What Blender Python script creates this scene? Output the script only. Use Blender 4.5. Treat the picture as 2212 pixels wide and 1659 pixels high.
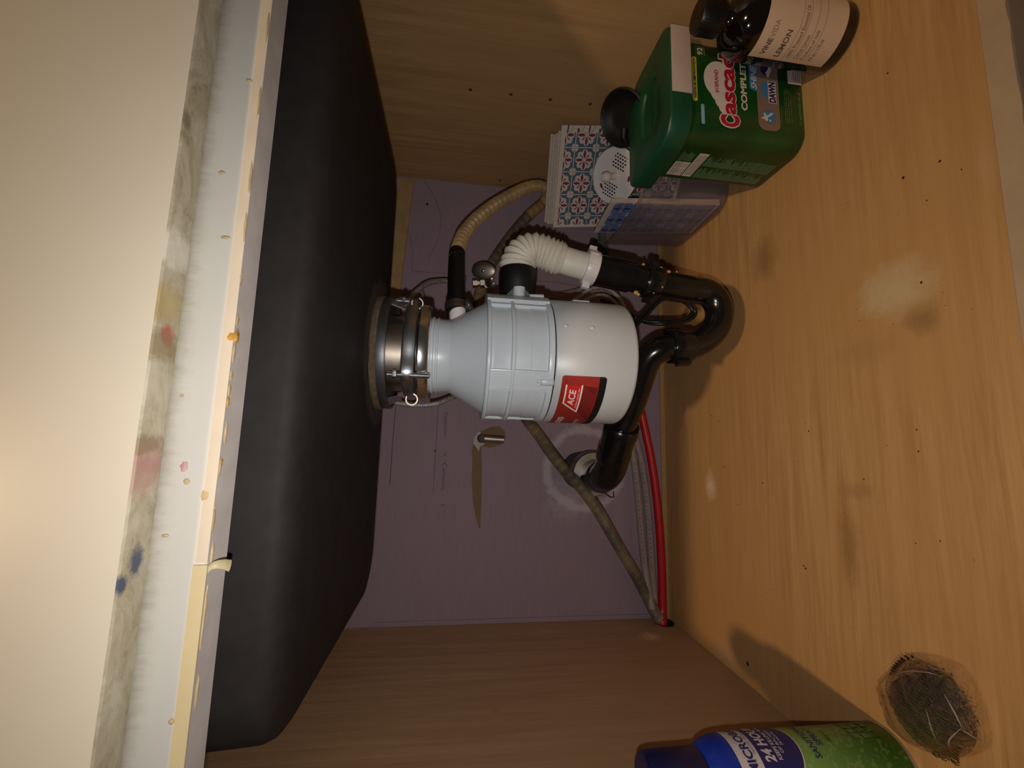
import bpy, bmesh, math, random
import numpy as np
from mathutils import Vector, Matrix, noise as mnoise
random.seed(7)
S = bpy.context.scene
for o in list(bpy.data.objects): bpy.data.objects.remove(o)
COL = S.collection
PI = math.pi
# ------------------------------------------------------------------ camera
F = 899.1
def _rot(yaw, pitch, roll):
    cy, sy = math.cos(yaw), math.sin(yaw); cp, sp = math.cos(pitch), math.sin(pitch)
    fwd = np.array([sy*cp, cy*cp, -sp]); right = np.array([cy, -sy, 0.]); down = np.cross(fwd, right)
    cr, sr = math.cos(roll), math.sin(roll)
    return np.array([cr*right + sr*down, -sr*right + cr*down, fwd])
RM = _rot(.1321, .1320, -.0436)
CP = np.array([.3362, -.8109, .4276])
cam = bpy.data.cameras.new('camera'); cam.sensor_width = 36; cam.lens = 36*F/2212
cam.clip_start = .01; cam.clip_end = 50
camo = bpy.data.objects.new('camera', cam); COL.objects.link(camo)
X, Y, Z = RM[1], RM[0], -RM[2]            # the phone was held on its side: image right = world down
camo.matrix_world = Matrix(((X[0], Y[0], Z[0], CP[0]), (X[1], Y[1], Z[1], CP[1]), (X[2], Y[2], Z[2], CP[2]), (0, 0, 0, 1)))
S.camera = camo
# ------------------------------------------------------------------ world, lights, exposure
S.view_settings.view_transform = 'Standard'; S.view_settings.look = 'None'
S.view_settings.gamma = 1; S.view_settings.use_curve_mapping = False
S.view_settings.exposure = 0
w = bpy.data.worlds.new('world'); S.world = w; w.use_nodes = True
w.node_tree.nodes['Background'].inputs[0].default_value = (1, .86, .68, 1)
w.node_tree.nodes['Background'].inputs[1].default_value = .035
fl = bpy.data.lights.new('phone_flash', 'SPOT'); fl.energy = 5.0; fl.color = (1, .96, .93)
fl.spot_size = math.radians(150); fl.spot_blend = 1; fl.shadow_soft_size = .004
flo = bpy.data.objects.new('phone_flash', fl); COL.objects.link(flo)
flo.matrix_world = camo.matrix_world.copy()
flo.location = Vector(CP - .030*RM[0] - .004*RM[1])
la = bpy.data.lights.new('kitchen_ceiling_lamp', 'AREA'); la.energy = 25; la.color = (1, .70, .40); la.shape = 'DISK'; la.size = .16
lao = bpy.data.objects.new('kitchen_ceiling_lamp', la); COL.objects.link(lao)
lao.location = (-.03, -2.16, 2.3)
lao.rotation_euler = (Vector((.4, -.4, .1)) - lao.location).to_track_quat('-Z', 'Y').to_euler()
# ------------------------------------------------------------------ helpers
def ray(x, y):
    return RM.T @ np.array([(1659 - y - 829.5)/F, (x - 1106)/F, 1.])
def atY(x, y, v): d = ray(x, y); return Vector(CP + d*((v - CP[1])/d[1]))
def atZ(x, y, v): d = ray(x, y); return Vector(CP + d*((v - CP[2])/d[2]))
def atX(x, y, v): d = ray(x, y); return Vector(CP + d*((v - CP[0])/d[0]))
def V(*a): return Vector(a)
def lin(c): return tuple((v/255/12.92 if v/255 <= .04045 else ((v/255 + .055)/1.055)**2.4) for v in c)

class NT:
    def __init__(s, name):
        s.m = bpy.data.materials.new(name); s.m.use_nodes = True; s.t = s.m.node_tree
        s.b = s.t.nodes['Principled BSDF']; s.out = s.t.nodes['Material Output']; s._p = None
    def n(s, typ, ins=None, **kw):
        nd = s.t.nodes.new(typ)
        for k, v in kw.items(): setattr(nd, k, v)
        for k, v in (ins or {}).items(): s.set(nd.inputs[k], v)
        return nd
    def set(s, sock, v):
        if isinstance(v, bpy.types.NodeSocket): s.t.links.new(v, sock)
        elif isinstance(v, tuple) and len(v) == 3 and sock.type == 'RGBA': sock.default_value = v + (1,)
        else: sock.default_value = v
    def pos(s):
        if s._p is None: s._p = s.n('ShaderNodeNewGeometry').outputs['Position']
        return s._p
    def mapping(s, scale, loc=(0, 0, 0), rot=(0, 0, 0)):
        return s.n('ShaderNodeMapping', {'Vector': s.pos(), 'Scale': scale, 'Location': loc, 'Rotation': rot}).outputs[0]
    def noise(s, scale, vec=None, detail=4, rough=.55, dist=0):
        return s.n('ShaderNodeTexNoise', {'Vector': vec or s.pos(), 'Scale': scale, 'Detail': detail, 'Roughness': rough, 'Distortion': dist}).outputs['Fac']
    def ramp(s, fac, a, b, ca=(0, 0, 0), cb=(1, 1, 1)):
        r = s.n('ShaderNodeValToRGB', {'Fac': fac}); e = r.color_ramp.elements
        e[0].position = a; e[0].color = ca + (1,); e[1].position = b; e[1].color = cb + (1,)
        return r.outputs[0]
    def math(s, op, a, b=0, clamp=False):
        nd = s.n('ShaderNodeMath', operation=op, use_clamp=clamp); s.set(nd.inputs[0], a); s.set(nd.inputs[1], b); return nd.outputs[0]
    def mix(s, fac, a, b):
        nd = s.n('ShaderNodeMix', data_type='RGBA'); s.set(nd.inputs[0], fac)
        s.set(nd.inputs[6], a); s.set(nd.inputs[7], b); return nd.outputs[2]
    def spot(s, c, r, nscale=30, namp=.5, hard=.5):
        """soft-edged patch of dirt or wear around point c with radii r"""
        nd = s.n('ShaderNodeVectorMath', {0: s.pos(), 1: tuple(c)}, operation='SUBTRACT')
        dv = s.n('ShaderNodeVectorMath', {0: nd.outputs[0], 1: tuple(r)}, operation='DIVIDE')
        ln = s.n('ShaderNodeVectorMath', {0: dv.outputs[0]}, operation='LENGTH').outputs['Value']
        nz = s.math('MULTIPLY', s.math('SUBTRACT', s.noise(nscale, detail=6, rough=.7), .5), namp*2)
        return s.ramp(s.math('ADD', ln, nz), hard, 1., (1, 1, 1), (0, 0, 0))
    def ring(s, c, r0, wd, nscale=60, namp=.6):
        nd = s.n('ShaderNodeVectorMath', {0: s.pos(), 1: tuple(c)}, operation='DISTANCE').outputs['Value']
        d = s.math('DIVIDE', s.math('ABSOLUTE', s.math('SUBTRACT', nd, r0)), wd)
        nz = s.math('MULTIPLY', s.math('SUBTRACT', s.noise(nscale, detail=8, rough=.75), .5), namp*2)
        return s.ramp(s.math('ADD', d, nz), .3, 1., (1, 1, 1), (0, 0, 0))
    def bump(s, h, strength=.2, dist=.001):
        s.set(s.b.inputs['Normal'], s.n('ShaderNodeBump', {'Height': h, 'Strength': strength, 'Distance': dist}).outputs[0])
    def fin(s, col, rough=.5, metal=0, spec=.5, **kw):
        s.set(s.b.inputs['Base Color'], col); s.set(s.b.inputs['Roughness'], rough); s.set(s.b.inputs['Metallic'], metal)
        s.b.inputs['Specular IOR Level'].default_value = spec
        for k, v in kw.items(): s.set(s.b.inputs[k], v)
        return s.m

def simple(name, rgb, rough=.5, metal=0, var=.12, scale=40, bump=0, bscale=300, spec=.5, **kw):
    """plain coloured material with slight mottling"""
    n = NT(name); c = lin(rgb)
    f = n.noise(scale)
    a = tuple(v*(1 - var) for v in c); b = tuple(min(1, v*(1 + var)) for v in c)
    if bump: n.bump(n.noise(bscale, detail=3), bump, .0005)
    return n.fin(n.ramp(f, .3, .7, a, b), rough, metal, spec, **kw)

def wood(name, axis, c1, c2, c3, rough=.42, extra=None):
    n = NT(name)
    sc = {'x': (1.2, 26, 26), 'z': (26, 26, 1.2), 'y': (26, 1.2, 26)}[axis]
    v = n.mapping(sc)
    g = n.noise(3.2, v, 6, .6, .6)
    fine = n.noise(14, v, 3, .7)
    broad = n.noise(2.6, detail=2)
    f = n.math('ADD', n.math('MULTIPLY', g, .7), n.math('MULTIPLY', fine, .3))
    col = n.ramp(f, .34, .66, lin(c1), lin(c2))
    col = n.mix(n.ramp(broad, .4, .66), col, lin(c3))
    sp = n.ramp(n.noise(160, detail=1), .79, .82)
    col = n.mix(n.math('MULTIPLY', sp, .35), col, lin((70, 48, 25)))
    if extra: col = extra(n, col)
    n.bump(fine, .05, .0004)
    return n.fin(col, rough, 0, .35)

class MB:
    """collects geometry, then links it as one mesh object"""
    def __init__(s): s.v = []; s.f = []; s.mi = []; s.mats = []; s.sm = []
    def m(s, mat):
        if mat not in s.mats: s.mats.append(mat)
        return s.mats.index(mat)
    def add(s, vs, fs, mat, smooth=True):
        k = len(s.v); i = s.m(mat); s.v += [tuple(v) for v in vs]
        for f in fs: s.f.append(tuple(j + k for j in f)); s.mi.append(i); s.sm.append(smooth)
        return s
    def bm(s, bm, mat, smooth=False, M=None):
        if M is not None: bm.transform(M)
        bm.verts.index_update()
        s.add([v.co.copy() for v in bm.verts], [[v.index for v in f.verts] for f in bm.faces], mat, smooth); bm.free(); return s
    def box(s, a, b, mat, bev=0, seg=2, M=None):
        bm = bmesh.new(); bmesh.ops.create_cube(bm, size=1)
        a, b = Vector(a), Vector(b)
        for v in bm.verts: v.co = Vector(((a[i] + b[i])/2 + v.co[i]*(b[i] - a[i]) for i in range(3)))
        if bev: bmesh.ops.bevel(bm, geom=list(bm.edges), offset=bev, segments=seg, affect='EDGES', profile=.6)
        return s.bm(bm, mat, bool(bev), M)
    def loft(s, loops, mat, cap0=True, cap1=True, smooth=True, close=False):
        n = len(loops[0]); vs = [p for L in loops for p in L]; fs = []
        R = len(loops)
        for i in range(R if close else R - 1):
            for j in range(n):
                a, b = i*n + j, i*n + (j + 1) % n; c, d = ((i + 1) % R)*n + (j + 1) % n, ((i + 1) % R)*n + j
                fs.append((a, b, c, d))
        if cap0 and not close: fs.append(tuple(range(n))[::-1])
        if cap1 and not close: fs.append(tuple((R - 1)*n + j for j in range(n)))
        return s.add(vs, fs, mat, smooth)
    def lathe(s, prof, mat, M=None, seg=48, cap0=True, cap1=True, a0=0, a1=None, close=False):
        M = M or Matrix()
        loops = []
        for r, z in prof:
            loops.append([M @ Vector((r*math.cos(2*PI*k/seg), r*math.sin(2*PI*k/seg), z)) for k in range(seg)])
        return s.loft(loops, mat, cap0, cap1, True, close)
    def tube(s, pts, rad, mat, seg=16, cap=True, flat=None):
        pts = [Vector(p) for p in pts]; n = len(pts); loops = []
        t = [(pts[min(i + 1, n - 1)] - pts[max(i - 1, 0)]).normalized() for i in range(n)]
        u = t[0].orthogonal().normalized()
        if flat is not None: u = (Vector(flat) - t[0]*Vector(flat).dot(t[0])).normalized()
        for i in range(n):
            u = (u - t[i]*u.dot(t[i])).normalized(); w_ = t[i].cross(u)
            r = rad(i/(n - 1)) if callable(rad) else rad
            ra, rb = r if isinstance(r, tuple) else (r, r)
            loops.append([pts[i] + u*ra*math.cos(2*PI*k/seg) + w_*rb*math.sin(2*PI*k/seg) for k in range(seg)])
        return s.loft(loops, mat, cap, cap)
    def sphere(s, c, r, mat, seg=16, rings=10, M=None):
        r = r if isinstance(r, (tuple, list)) else (r, r, r)
        M = M or Matrix()
        prof = [(max(1e-5, math.sin(PI*i/rings)), -math.cos(PI*i/rings)) for i in range(rings + 1)]
        return s.lathe(prof, mat, M @ Matrix.Translation(c) @ Matrix.Diagonal((*r, 1)), seg)
    def build(s, name, parent=None, sharp=35, smooth=True, **props):
        me = bpy.data.meshes.new(name); me.from_pydata(s.v, [], s.f)
        for m in s.mats: me.materials.append(m)
        me.polygons.foreach_set('material_index', s.mi); me.polygons.foreach_set('use_smooth', s.sm)
        me.update()
        if any(s.sm): me.set_sharp_from_angle(angle=math.radians(sharp))
        o = bpy.data.objects.new(name, me); COL.objects.link(o)
        if parent is not None:
            o.parent = parent; o.matrix_parent_inverse = parent.matrix_basis.inverted()
        for k, v in props.items(): o[k] = v
        return o
def thing(name, label, cat, loc, group=None):
    o = bpy.data.objects.new(name, None); o.empty_display_size = .02; COL.objects.link(o); o.location = loc
    o['label'] = label; o['category'] = cat
    if group: o['group'] = group
    return o
def frame(o, zd, xd=None):
    z = Vector(zd).normalized(); x = Vector(xd) if xd is not None else z.orthogonal()
    x = (x - z*x.dot(z)).normalized(); y = z.cross(x); o = Vector(o)
    return Matrix(((x[0], y[0], z[0], o[0]), (x[1], y[1], z[1], o[1]), (x[2], y[2], z[2], o[2]), (0, 0, 0, 1)))
def smoothpath(pts, n=8):
    P = [Vector(p) for p in pts]; P = [P[0]*2 - P[1]] + P + [P[-1]*2 - P[-2]]; out = []
    for i in range(1, len(P) - 2):
        for k in range(n):
            t = k/n; a, b, c, d = P[i - 1], P[i], P[i + 1], P[i + 2]
            out.append(.5*((2*b) + (c - a)*t + (2*a - 5*b + 4*c - d)*t*t + (3*b - a - 3*c + d)*t**3))
    out.append(P[-2]); return out
def resample(pts, step):
    L = [0]
    for a, b in zip(pts, pts[1:]): L.append(L[-1] + (b - a).length)
    n = max(2, int(L[-1]/step)); out = []; j = 0
    for k in range(n + 1):
        d = L[-1]*k/n
        while j < len(L) - 2 and L[j + 1] < d: j += 1
        out.append(pts[j].lerp(pts[j + 1], min(1, (d - L[j])/max(1e-9, L[j + 1] - L[j]))))
    return out, L[-1]
def rrect(x0, x1, y0, y1, r, z, n=6):
    """rounded rectangle loop; r may be four radii (x1y1, x0y1, x0y0, x1y0)"""
    r = r if isinstance(r, (tuple, list)) else (r,)*4; out = []
    for q, (cx, cy, a) in enumerate(((x1, y1, 0), (x0, y1, 90), (x0, y0, 180), (x1, y0, 270))):
        rr = r[q]; ox = cx - rr if cx == x1 else cx + rr; oy = cy - rr if cy == y1 else cy + rr
        for k in range(n + 1):
            t = math.radians(a + 90*k/n); out.append(Vector((ox + rr*math.cos(t), oy + rr*math.sin(t), z)))
    return out
_tc = {}
def text_geo(s, bold=0, shear=0):
    key = (s, bold, shear)
    if key in _tc: return _tc[key]
    cu = bpy.data.curves.new('t', 'FONT'); cu.body = s; cu.size = 1; cu.offset = bold; cu.shear = shear; cu.resolution_u = 3
    ob = bpy.data.objects.new('t', cu); COL.objects.link(ob)
    dg = bpy.context.evaluated_depsgraph_get(); dg.update()
    me = ob.evaluated_get(dg).to_mesh()
    vs = [(v.co.x, v.co.y) for v in me.vertices]; fs = [tuple(p.vertices) for p in me.polygons]
    ob.evaluated_get(dg).to_mesh_clear(); bpy.data.objects.remove(ob); bpy.data.curves.remove(cu)
    xs = [v[0] for v in vs]; ys = [v[1] for v in vs]
    a, b, c, d = min(xs), max(xs), min(ys), max(ys)
    vs = [((x - a)/(b - a), (y - c)/(d - c)) for x, y in vs]
    _tc[key] = (vs, fs); return _tc[key]
_pk = [0]
def micro():
    _pk[0] = (_pk[0] + 1) % 12; return _pk[0]*1.6e-5
def text(mb, s, u0, v0, u1, v1, mp, mat, bold=0, shear=0, lift=0):
    """printed words fitted to the rectangle u0..u1, v0..v1 of a surface map"""
    vs, fs = text_geo(s, bold, shear); lift += micro()
    mb.add([mp(u0 + x*(u1 - u0), v0 + y*(v1 - v0), lift) for x, y in vs], fs, mat, False)
def patch(mb, poly, mp, mat, lift=0, step=None):
    """flat printed polygon (convex) on a surface map; sliced along u where the surface curves"""
    lift += micro()
    if step:
        u0, u1 = min(p[0] for p in poly), max(p[0] for p in poly); k = max(1, math.ceil((u1 - u0)/step))
        for i in range(k):
            q = clip(clip(poly, 0, u0 + (u1 - u0)*i/k, 1), 0, u0 + (u1 - u0)*(i + 1)/k, -1)
            if len(q) > 2: mb.add([mp(a, b, lift) for a, b in q], [tuple(range(len(q)))], mat, False)
    else: mb.add([mp(a, b, lift) for a, b in poly], [tuple(range(len(poly)))], mat, False)
def clip(poly, ax, v, sg):
    out = []
    for i, p in enumerate(poly):
        q = poly[(i + 1) % len(poly)]; a, b = (p[ax] - v)*sg, (q[ax] - v)*sg
        if a >= 0: out.append(p)
        if (a >= 0) != (b >= 0):
            t = a/(a - b); out.append((p[0] + (q[0] - p[0])*t, p[1] + (q[1] - p[1])*t))
    return out
def cliprect(poly, x0, x1, y0, y1):
    for ax, v, sg in ((0, x0, 1), (0, x1, -1), (1, y0, 1), (1, y1, -1)):
        poly = clip(poly, ax, v, sg)
        if len(poly) < 3: return []
    return poly
def circ(cx, cy, r, n=20, ry=None): return [(cx + r*math.cos(2*PI*k/n), cy + (ry or r)*math.sin(2*PI*k/n)) for k in range(n)]
def rpoly(u0, v0, u1, v1, r, n=5):
    return [(p.x, p.y) for p in rrect(u0, u1, v0, v1, r, 0, n)]

W = .86
# ------------------------------------------------------------------ materials
def floor_extra(n, col):
    for c, r, a, k in ((atZ(1930, 625, 0), (.035, .045, .05), .6, (205, 186, 150)), (atZ(1990, 690, 0), (.02, .02, .05), .35, (60, 42, 28)),
                    (atZ(1835, 1175, 0), (.05, .016, .05), .35, (105, 70, 48)), (atZ(1850, 1060, 0), (.012, .03, .05), .22, (105, 72, 45)),
                    (atZ(1720, 250, 0), (.04, .03, .05), .45, (175, 165, 110)), (atZ(1650, 560, 0), (.04, .03, .05), .4, (96, 70, 48)),
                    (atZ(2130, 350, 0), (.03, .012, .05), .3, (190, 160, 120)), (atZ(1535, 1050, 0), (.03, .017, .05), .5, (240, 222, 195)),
                    (atZ(1860, 760, 0), (.02, .05, .05), .12, (100, 70, 45)), (atZ(1570, 1420, 0), (.03, .05, .05), .3, (170, 150, 130))):
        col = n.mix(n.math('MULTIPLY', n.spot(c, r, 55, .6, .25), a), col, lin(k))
    return col
def wallr_extra(n, col):
    for x, y in ((1016, 194), (1104, 204), (1189, 215), (1275, 225), (1080, 390)):
        c = atX(x, y, W); col = n.mix(n.spot(c, (.01, .0035, .0035), 200, .2, .5), col, lin((78, 52, 28)))
    return col
def walll_extra(n, col):
    c = atX(1405, 1375, 0); col = n.mix(n.math('MULTIPLY', n.spot(c, (.02, .02, .022), 170, 1.3, .1), .9), col, lin((225, 190, 150)))
    for x, y in ((1070, 1535), (1000, 1290), (1440, 1520)):
        c = atX(x, y, 0); col = n.mix(n.math('MULTIPLY', n.spot(c, (.01, .006, .006), 200, .3, .5), .4), col, lin((160, 120, 85)))
    return col
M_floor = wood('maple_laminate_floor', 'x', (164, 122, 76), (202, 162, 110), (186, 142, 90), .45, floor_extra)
M_wallr = wood('maple_laminate_right', 'z', (158, 122, 80), (186, 149, 102), (172, 134, 90), .5, wallr_extra)
M_walll = wood('maple_laminate_left', 'z', (164, 126, 90), (190, 152, 112), (176, 139, 100), .5, walll_extra)
def mk_purple():
    n = NT('purple_gypsum_board')
    v = n.mapping((3, 3, 60)); col = n.ramp(n.noise(6, v, 3), .3, .7, lin((150, 128, 139)), lin((157, 135, 144)))
    col = n.mix(n.math('MULTIPLY', n.ring(atY(1262, 1012, 0), .076, .012, 42, 1.5), .42), col, lin((215, 205, 205)))
    col = n.mix(n.math('MULTIPLY', n.spot(atY(1225, 1085, 0), (.05, .05, .05), 60, 1.2, .1), .28), col, lin((205, 195, 198)))
    for x, y in ((1070, 1075), (1072, 1127), (923, 441)):
        col = n.mix(n.spot(atY(x, y, 0), (.0035, .01, .0035), 100, .1, .6), col, lin((60, 50, 55) if y == 441 else (150, 130, 145)))
    n.bump(n.noise(400), .08, .0003)
    return n.fin(col, .8, 0, .2)
M_purple = mk_purple()
M_tan = simple('raw_particle_edge', (176, 140, 88), .8, var=.12, scale=200)
M_nailer = simple('pale_wood_cleat', (170, 138, 92), .75, var=.12, scale=60)
M_paper = simple('torn_brown_paper', (128, 102, 74), .9, var=.1)
M_plaster = simple('white_gypsum_core', (186, 178, 165), .95, var=.1, scale=120)
M_darkhole = simple('dark_hole', (28, 20, 16), .95)
M_pencil = simple('pencil_line', (52, 40, 52), .9)
def mk_white(name, base, drip=True):
    n = NT(name)
    col = n.ramp(n.noise(9), .3, .75, lin(base), lin(tuple(min(255, c + 5) for c in base)))
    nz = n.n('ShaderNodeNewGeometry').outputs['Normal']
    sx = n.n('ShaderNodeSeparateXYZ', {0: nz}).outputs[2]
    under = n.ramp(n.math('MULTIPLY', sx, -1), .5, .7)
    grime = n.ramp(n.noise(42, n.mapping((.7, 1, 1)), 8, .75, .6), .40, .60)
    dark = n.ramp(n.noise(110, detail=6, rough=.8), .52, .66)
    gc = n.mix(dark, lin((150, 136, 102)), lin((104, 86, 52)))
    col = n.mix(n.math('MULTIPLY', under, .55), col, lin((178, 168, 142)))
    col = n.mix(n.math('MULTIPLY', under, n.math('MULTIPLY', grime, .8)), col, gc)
    if not drip:
        for x, y, r, a, k in ((361, 722, (.0065, .006, .02), .85, (172, 66, 62)), (326, 985, (.011, .02, .02), .6, (172, 124, 116)), (302, 1028, (.012, .02, .02), .6, (165, 118, 108)),
                        (294, 1212, (.0088, .0052, .02), .95, (58, 70, 92)), (263, 1262, (.0052, .004, .02), .95, (58, 70, 92)), (385, 545, (.012, .02, .02), .5, (226, 220, 205)),
                        (360, 655, (.012, .02, .02), .55, (160, 136, 62)), (345, 745, (.010, .02, .02), .7, (128, 106, 66)), (405, 262, (.006, .004, .02), .6, (96, 80, 58)), (310, 960, (.006, .02, .02), .7, (120, 96, 58))):
            p = atZ(x, y, .5735); m_ = n.spot(p, r, 170, .75, .5)
            col = n.mix(n.math('MULTIPLY', n.math('MULTIPLY', m_, a), under), col, lin(k))
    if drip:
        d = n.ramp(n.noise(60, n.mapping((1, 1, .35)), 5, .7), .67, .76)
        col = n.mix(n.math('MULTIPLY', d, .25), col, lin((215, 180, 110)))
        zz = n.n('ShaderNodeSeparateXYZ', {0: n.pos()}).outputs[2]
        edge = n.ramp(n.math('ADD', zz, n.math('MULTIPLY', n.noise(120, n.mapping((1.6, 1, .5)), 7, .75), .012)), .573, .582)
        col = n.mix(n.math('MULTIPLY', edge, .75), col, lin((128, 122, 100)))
    return n.fin(col, .38, 0, .5)
M_front = mk_white('cream_laminate_front', (192, 184, 168), False)
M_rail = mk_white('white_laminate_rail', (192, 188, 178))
M_railunder = simple('rail_underside', (186, 178, 172), .7, var=.1, scale=50)
M_band = simple('cream_edge_band', (190, 177, 158), .55, var=.05)
M_band2 = simple('yellowed_edge_band', (178, 164, 128), .55, var=.06)
M_amber = simple('dried_amber_drip', (178, 134, 62), .35, var=.3, scale=150)
M_red_drip = simple('dried_red_drip', (175, 75, 70), .6, var=.2, scale=150)
M_pink_drip = simple('dried_pink_drip', (192, 152, 150), .7, var=.2, scale=150)
M_blue_drip = simple('dried_blue_drip', (62, 74, 98), .6, var=.25, scale=150)
M_brown_drip = simple('dried_brown_drip', (178, 156, 118), .6, var=.15, scale=150)
M_botrail = simple('worn_beige_rail', (178, 154, 126), .7, var=.06)
M_botface = simple('grey_primed_rail', (128, 112, 100), .8, var=.06)
def mk_sink():
    n = NT('black_composite')
    col = n.ramp(n.noise(60), .3, .7, lin((34, 30, 29)), lin((40, 36, 35)))
    sc = n.ramp(n.noise(38, n.mapping((1, 1.6, 1), rot=(0, 0, .5)), 8, .75, 1.6), .6, .75)
    reg = n.spot((.42, -.27, .52), (.22, .10, .1), 12, .5, .2)
    col = n.mix(n.math('MULTIPLY', n.math('MULTIPLY', sc, reg), .42), col, lin((150, 145, 145)))
    rg = n.ring((.438, -.283, .524), .078, .016, 60, .9)
    col = n.mix(n.math('MULTIPLY', rg, .5), col, lin((92, 82, 70)))
    n.bump(n.noise(90, detail=5), .15, .0006)
    return n.fin(col, n.ramp(n.noise(20), .3, .7, (.6,)*3, (.7,)*3), 0, .16)
M_sink = mk_sink()
M_grey = simple('grey_enamel', (198, 205, 210), .32, var=.03, scale=20, spec=.5)
M_shell = simple('warm_grey_enamel_shell', (184, 188, 190), .38, var=.03, scale=20, spec=.5)
M_seam = simple('dark_seam', (30, 30, 32), .7)
M_steel = simple('brushed_steel', (168, 156, 142), .42, 1, var=.25, scale=25)
M_zinc = simple('zinc_plated_steel', (190, 192, 196), .36, 1, var=.15, scale=60)
M_chrome = simple('polished_chrome', (222, 222, 222), .2, 1, var=.03)
M_darksteel = simple('dark_coated_steel', (96, 96, 98), .42, .8, var=.2)
M_gasket = simple('fibre_gasket', (88, 72, 54), .95, var=.3, scale=160, bump=.5, bscale=500)
M_putty = simple('dried_plumbers_putty', (60, 52, 44), .9, var=.4, scale=120, bump=.6)
M_rubber = simple('black_rubber', (17, 16, 17), .52, var=.15, spec=.4)
M_abs = simple('glossy_black_plastic', (18, 17, 18), .2, var=.2, scale=60, spec=.6, bump=.1, bscale=90)
M_cord = simple('black_cord', (20, 19, 19), .4, spec=.5)
M_ivory = simple('ivory_plastic', (226, 218, 202), .4, var=.05)
M_whitepl = simple('white_plastic', (226, 220, 216), .35, var=.03)
M_sealant = simple('dried_sealant', (170, 135, 92), .8, var=.3, scale=300)
def mk_hose():
    n = NT('yellowed_grey_hose')
    col = n.ramp(n.noise(16, detail=3), .4, .62, lin((100, 90, 76)), lin((140, 118, 84)))
    col = n.mix(n.math('MULTIPLY', n.ramp(n.noise(55, detail=5, rough=.7), .58, .7), .55), col, lin((70, 62, 56)))
    return n.fin(col, .5, 0, .4)
M_hose = mk_hose()
M_hosetop = simple('amber_grey_hose', (166, 134, 86), .42, var=.28, scale=26)
M_copper = simple('verdigris_copper', (84, 104, 92), .75, .2, var=.35, scale=70)
M_pex = simple('translucent_white_tube', (146, 132, 124), .45, var=.05, spec=.4)
M_red = simple('red_tube', (190, 26, 34), .35, var=.05)
M_hub = simple('grey_rubber_hub', (74, 72, 68), .8, var=.25, scale=60)
M_pprint = simple('tube_print', (88, 70, 74), .8)
def mk_braid():
    n = NT('braided_steel')
    b = n.noise(900, detail=1); n.bump(b, .9, .001)
    return n.fin(n.ramp(b, .4, .6, (.12, .115, .105), (.75, .72, .68)), .38, .6)
M_braid = mk_braid()
M_green = simple('dark_green_plastic', (18, 68, 44), .38, var=.05, spec=.5)
def mk_tub():
    n = NT('glossy_green_sleeve')
    return n.fin(n.ramp(n.noise(9), .35, .65, lin((14, 54, 20)), lin((26, 80, 26))), .25, 0, .6)
M_tub = mk_tub()
M_latch = simple('milky_latch_plastic', (186, 168, 160), .5, var=.04)
M_pw = simple('print_white', (205, 192, 188), .5, var=.02)
M_pr = simple('print_crimson', (170, 24, 48), .45, var=.03)
M_py = simple('print_yellow', (200, 182, 30), .5, var=.02)
M_pb = simple('print_blue', (60, 120, 172), .5, var=.03)
M_pnavy = simple('print_navy', (38, 36, 96), .45, var=.03)
M_pg = simple('print_pale_green', (120, 150, 115), .5, var=.03)
M_pgrey = simple('print_bronze_grey', (128, 108, 96), .45, var=.05)
M_pdark = simple('print_dark_green', (8, 40, 18), .4)
M_plblue = simple('print_light_blue', (112, 168, 200), .5)
M_plum = simple('print_dark_plum', (52, 36, 62), .6)
M_black = simple('print_black', (20, 18, 20), .4)
M_lred = simple('label_red', (150, 42, 34), .4, var=.02)
M_lred2 = simple('label_bright_red', (192, 36, 32), .4, var=.02)
M_ldk = simple('label_dark_red', (105, 22, 22), .45, var=.02)
M_lst = simple('label_stripe_red', (128, 42, 38), .45, var=.02)
M_lwh = simple('label_white', (232, 220, 215), .45, var=.01)
def mk_glass(name, tint, f, rough, gcol, fres=1.3):
    n = NT(name)
    tr = n.n('ShaderNodeBsdfTransparent', {'Color': lin(tint)}).outputs[0]
    pr = n.b; n.set(pr.inputs['Base Color'], lin(gcol)); pr.inputs['Roughness'].default_value = rough
    m = n.n('ShaderNodeMixShader'); n.set(m.inputs[0], f); n.t.links.new(tr, m.inputs[1]); n.t.links.new(pr.outputs[0], m.inputs[2])
    n.t.links.new(m.outputs[0], n.out.inputs[0]); return n.m
M_clear = mk_glass('clear_cloudy_plastic', (246, 242, 240), .17, .25, (172, 162, 168))
def mk_film():
    n = NT('clear_wrapping_film')
    tr = n.n('ShaderNodeBsdfTransparent', {'Color': (.93, .9, .86, 1)}).outputs[0]
    h = n.noise(95, n.mapping((1, 1, 1), rot=(.4, .2, .6)), 5, .6, 2.5)
    bp = n.n('ShaderNodeBump', {'Height': h, 'Strength': 1., 'Distance': .004}).outputs[0]
    gl = n.n('ShaderNodeBsdfGlossy', {'Color': (1, .96, .9, 1), 'Roughness': .07, 'Normal': bp}).outputs[0]
    fr = n.n('ShaderNodeFresnel', {'IOR': 1.5, 'Normal': bp}).outputs[0]
    m = n.n('ShaderNodeMixShader'); n.set(m.inputs[0], n.math('ADD', n.math('MULTIPLY', fr, .55), .01, True)); n.t.links.new(tr, m.inputs[1]); n.t.links.new(gl, m.inputs[2])
    n.t.links.new(m.outputs[0], n.out.inputs[0]); return n.m
M_film = mk_film()
M_wool = simple('curled_steel', (165, 156, 148), .2, 1, var=.5, scale=500)
M_crease = mk_glass('crease_glint_plastic', (235, 225, 215), .6, .12, (190, 175, 160))
M_darkcore = simple('scrubber_core_dark', (16, 14, 13), .6, 0)
M_amberglass = simple('dark_amber_glass', (16, 9, 6), .08, var=.1, spec=.7)
M_cap = simple('black_ribbed_cap', (18, 15, 14), .35, var=.1)
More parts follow.
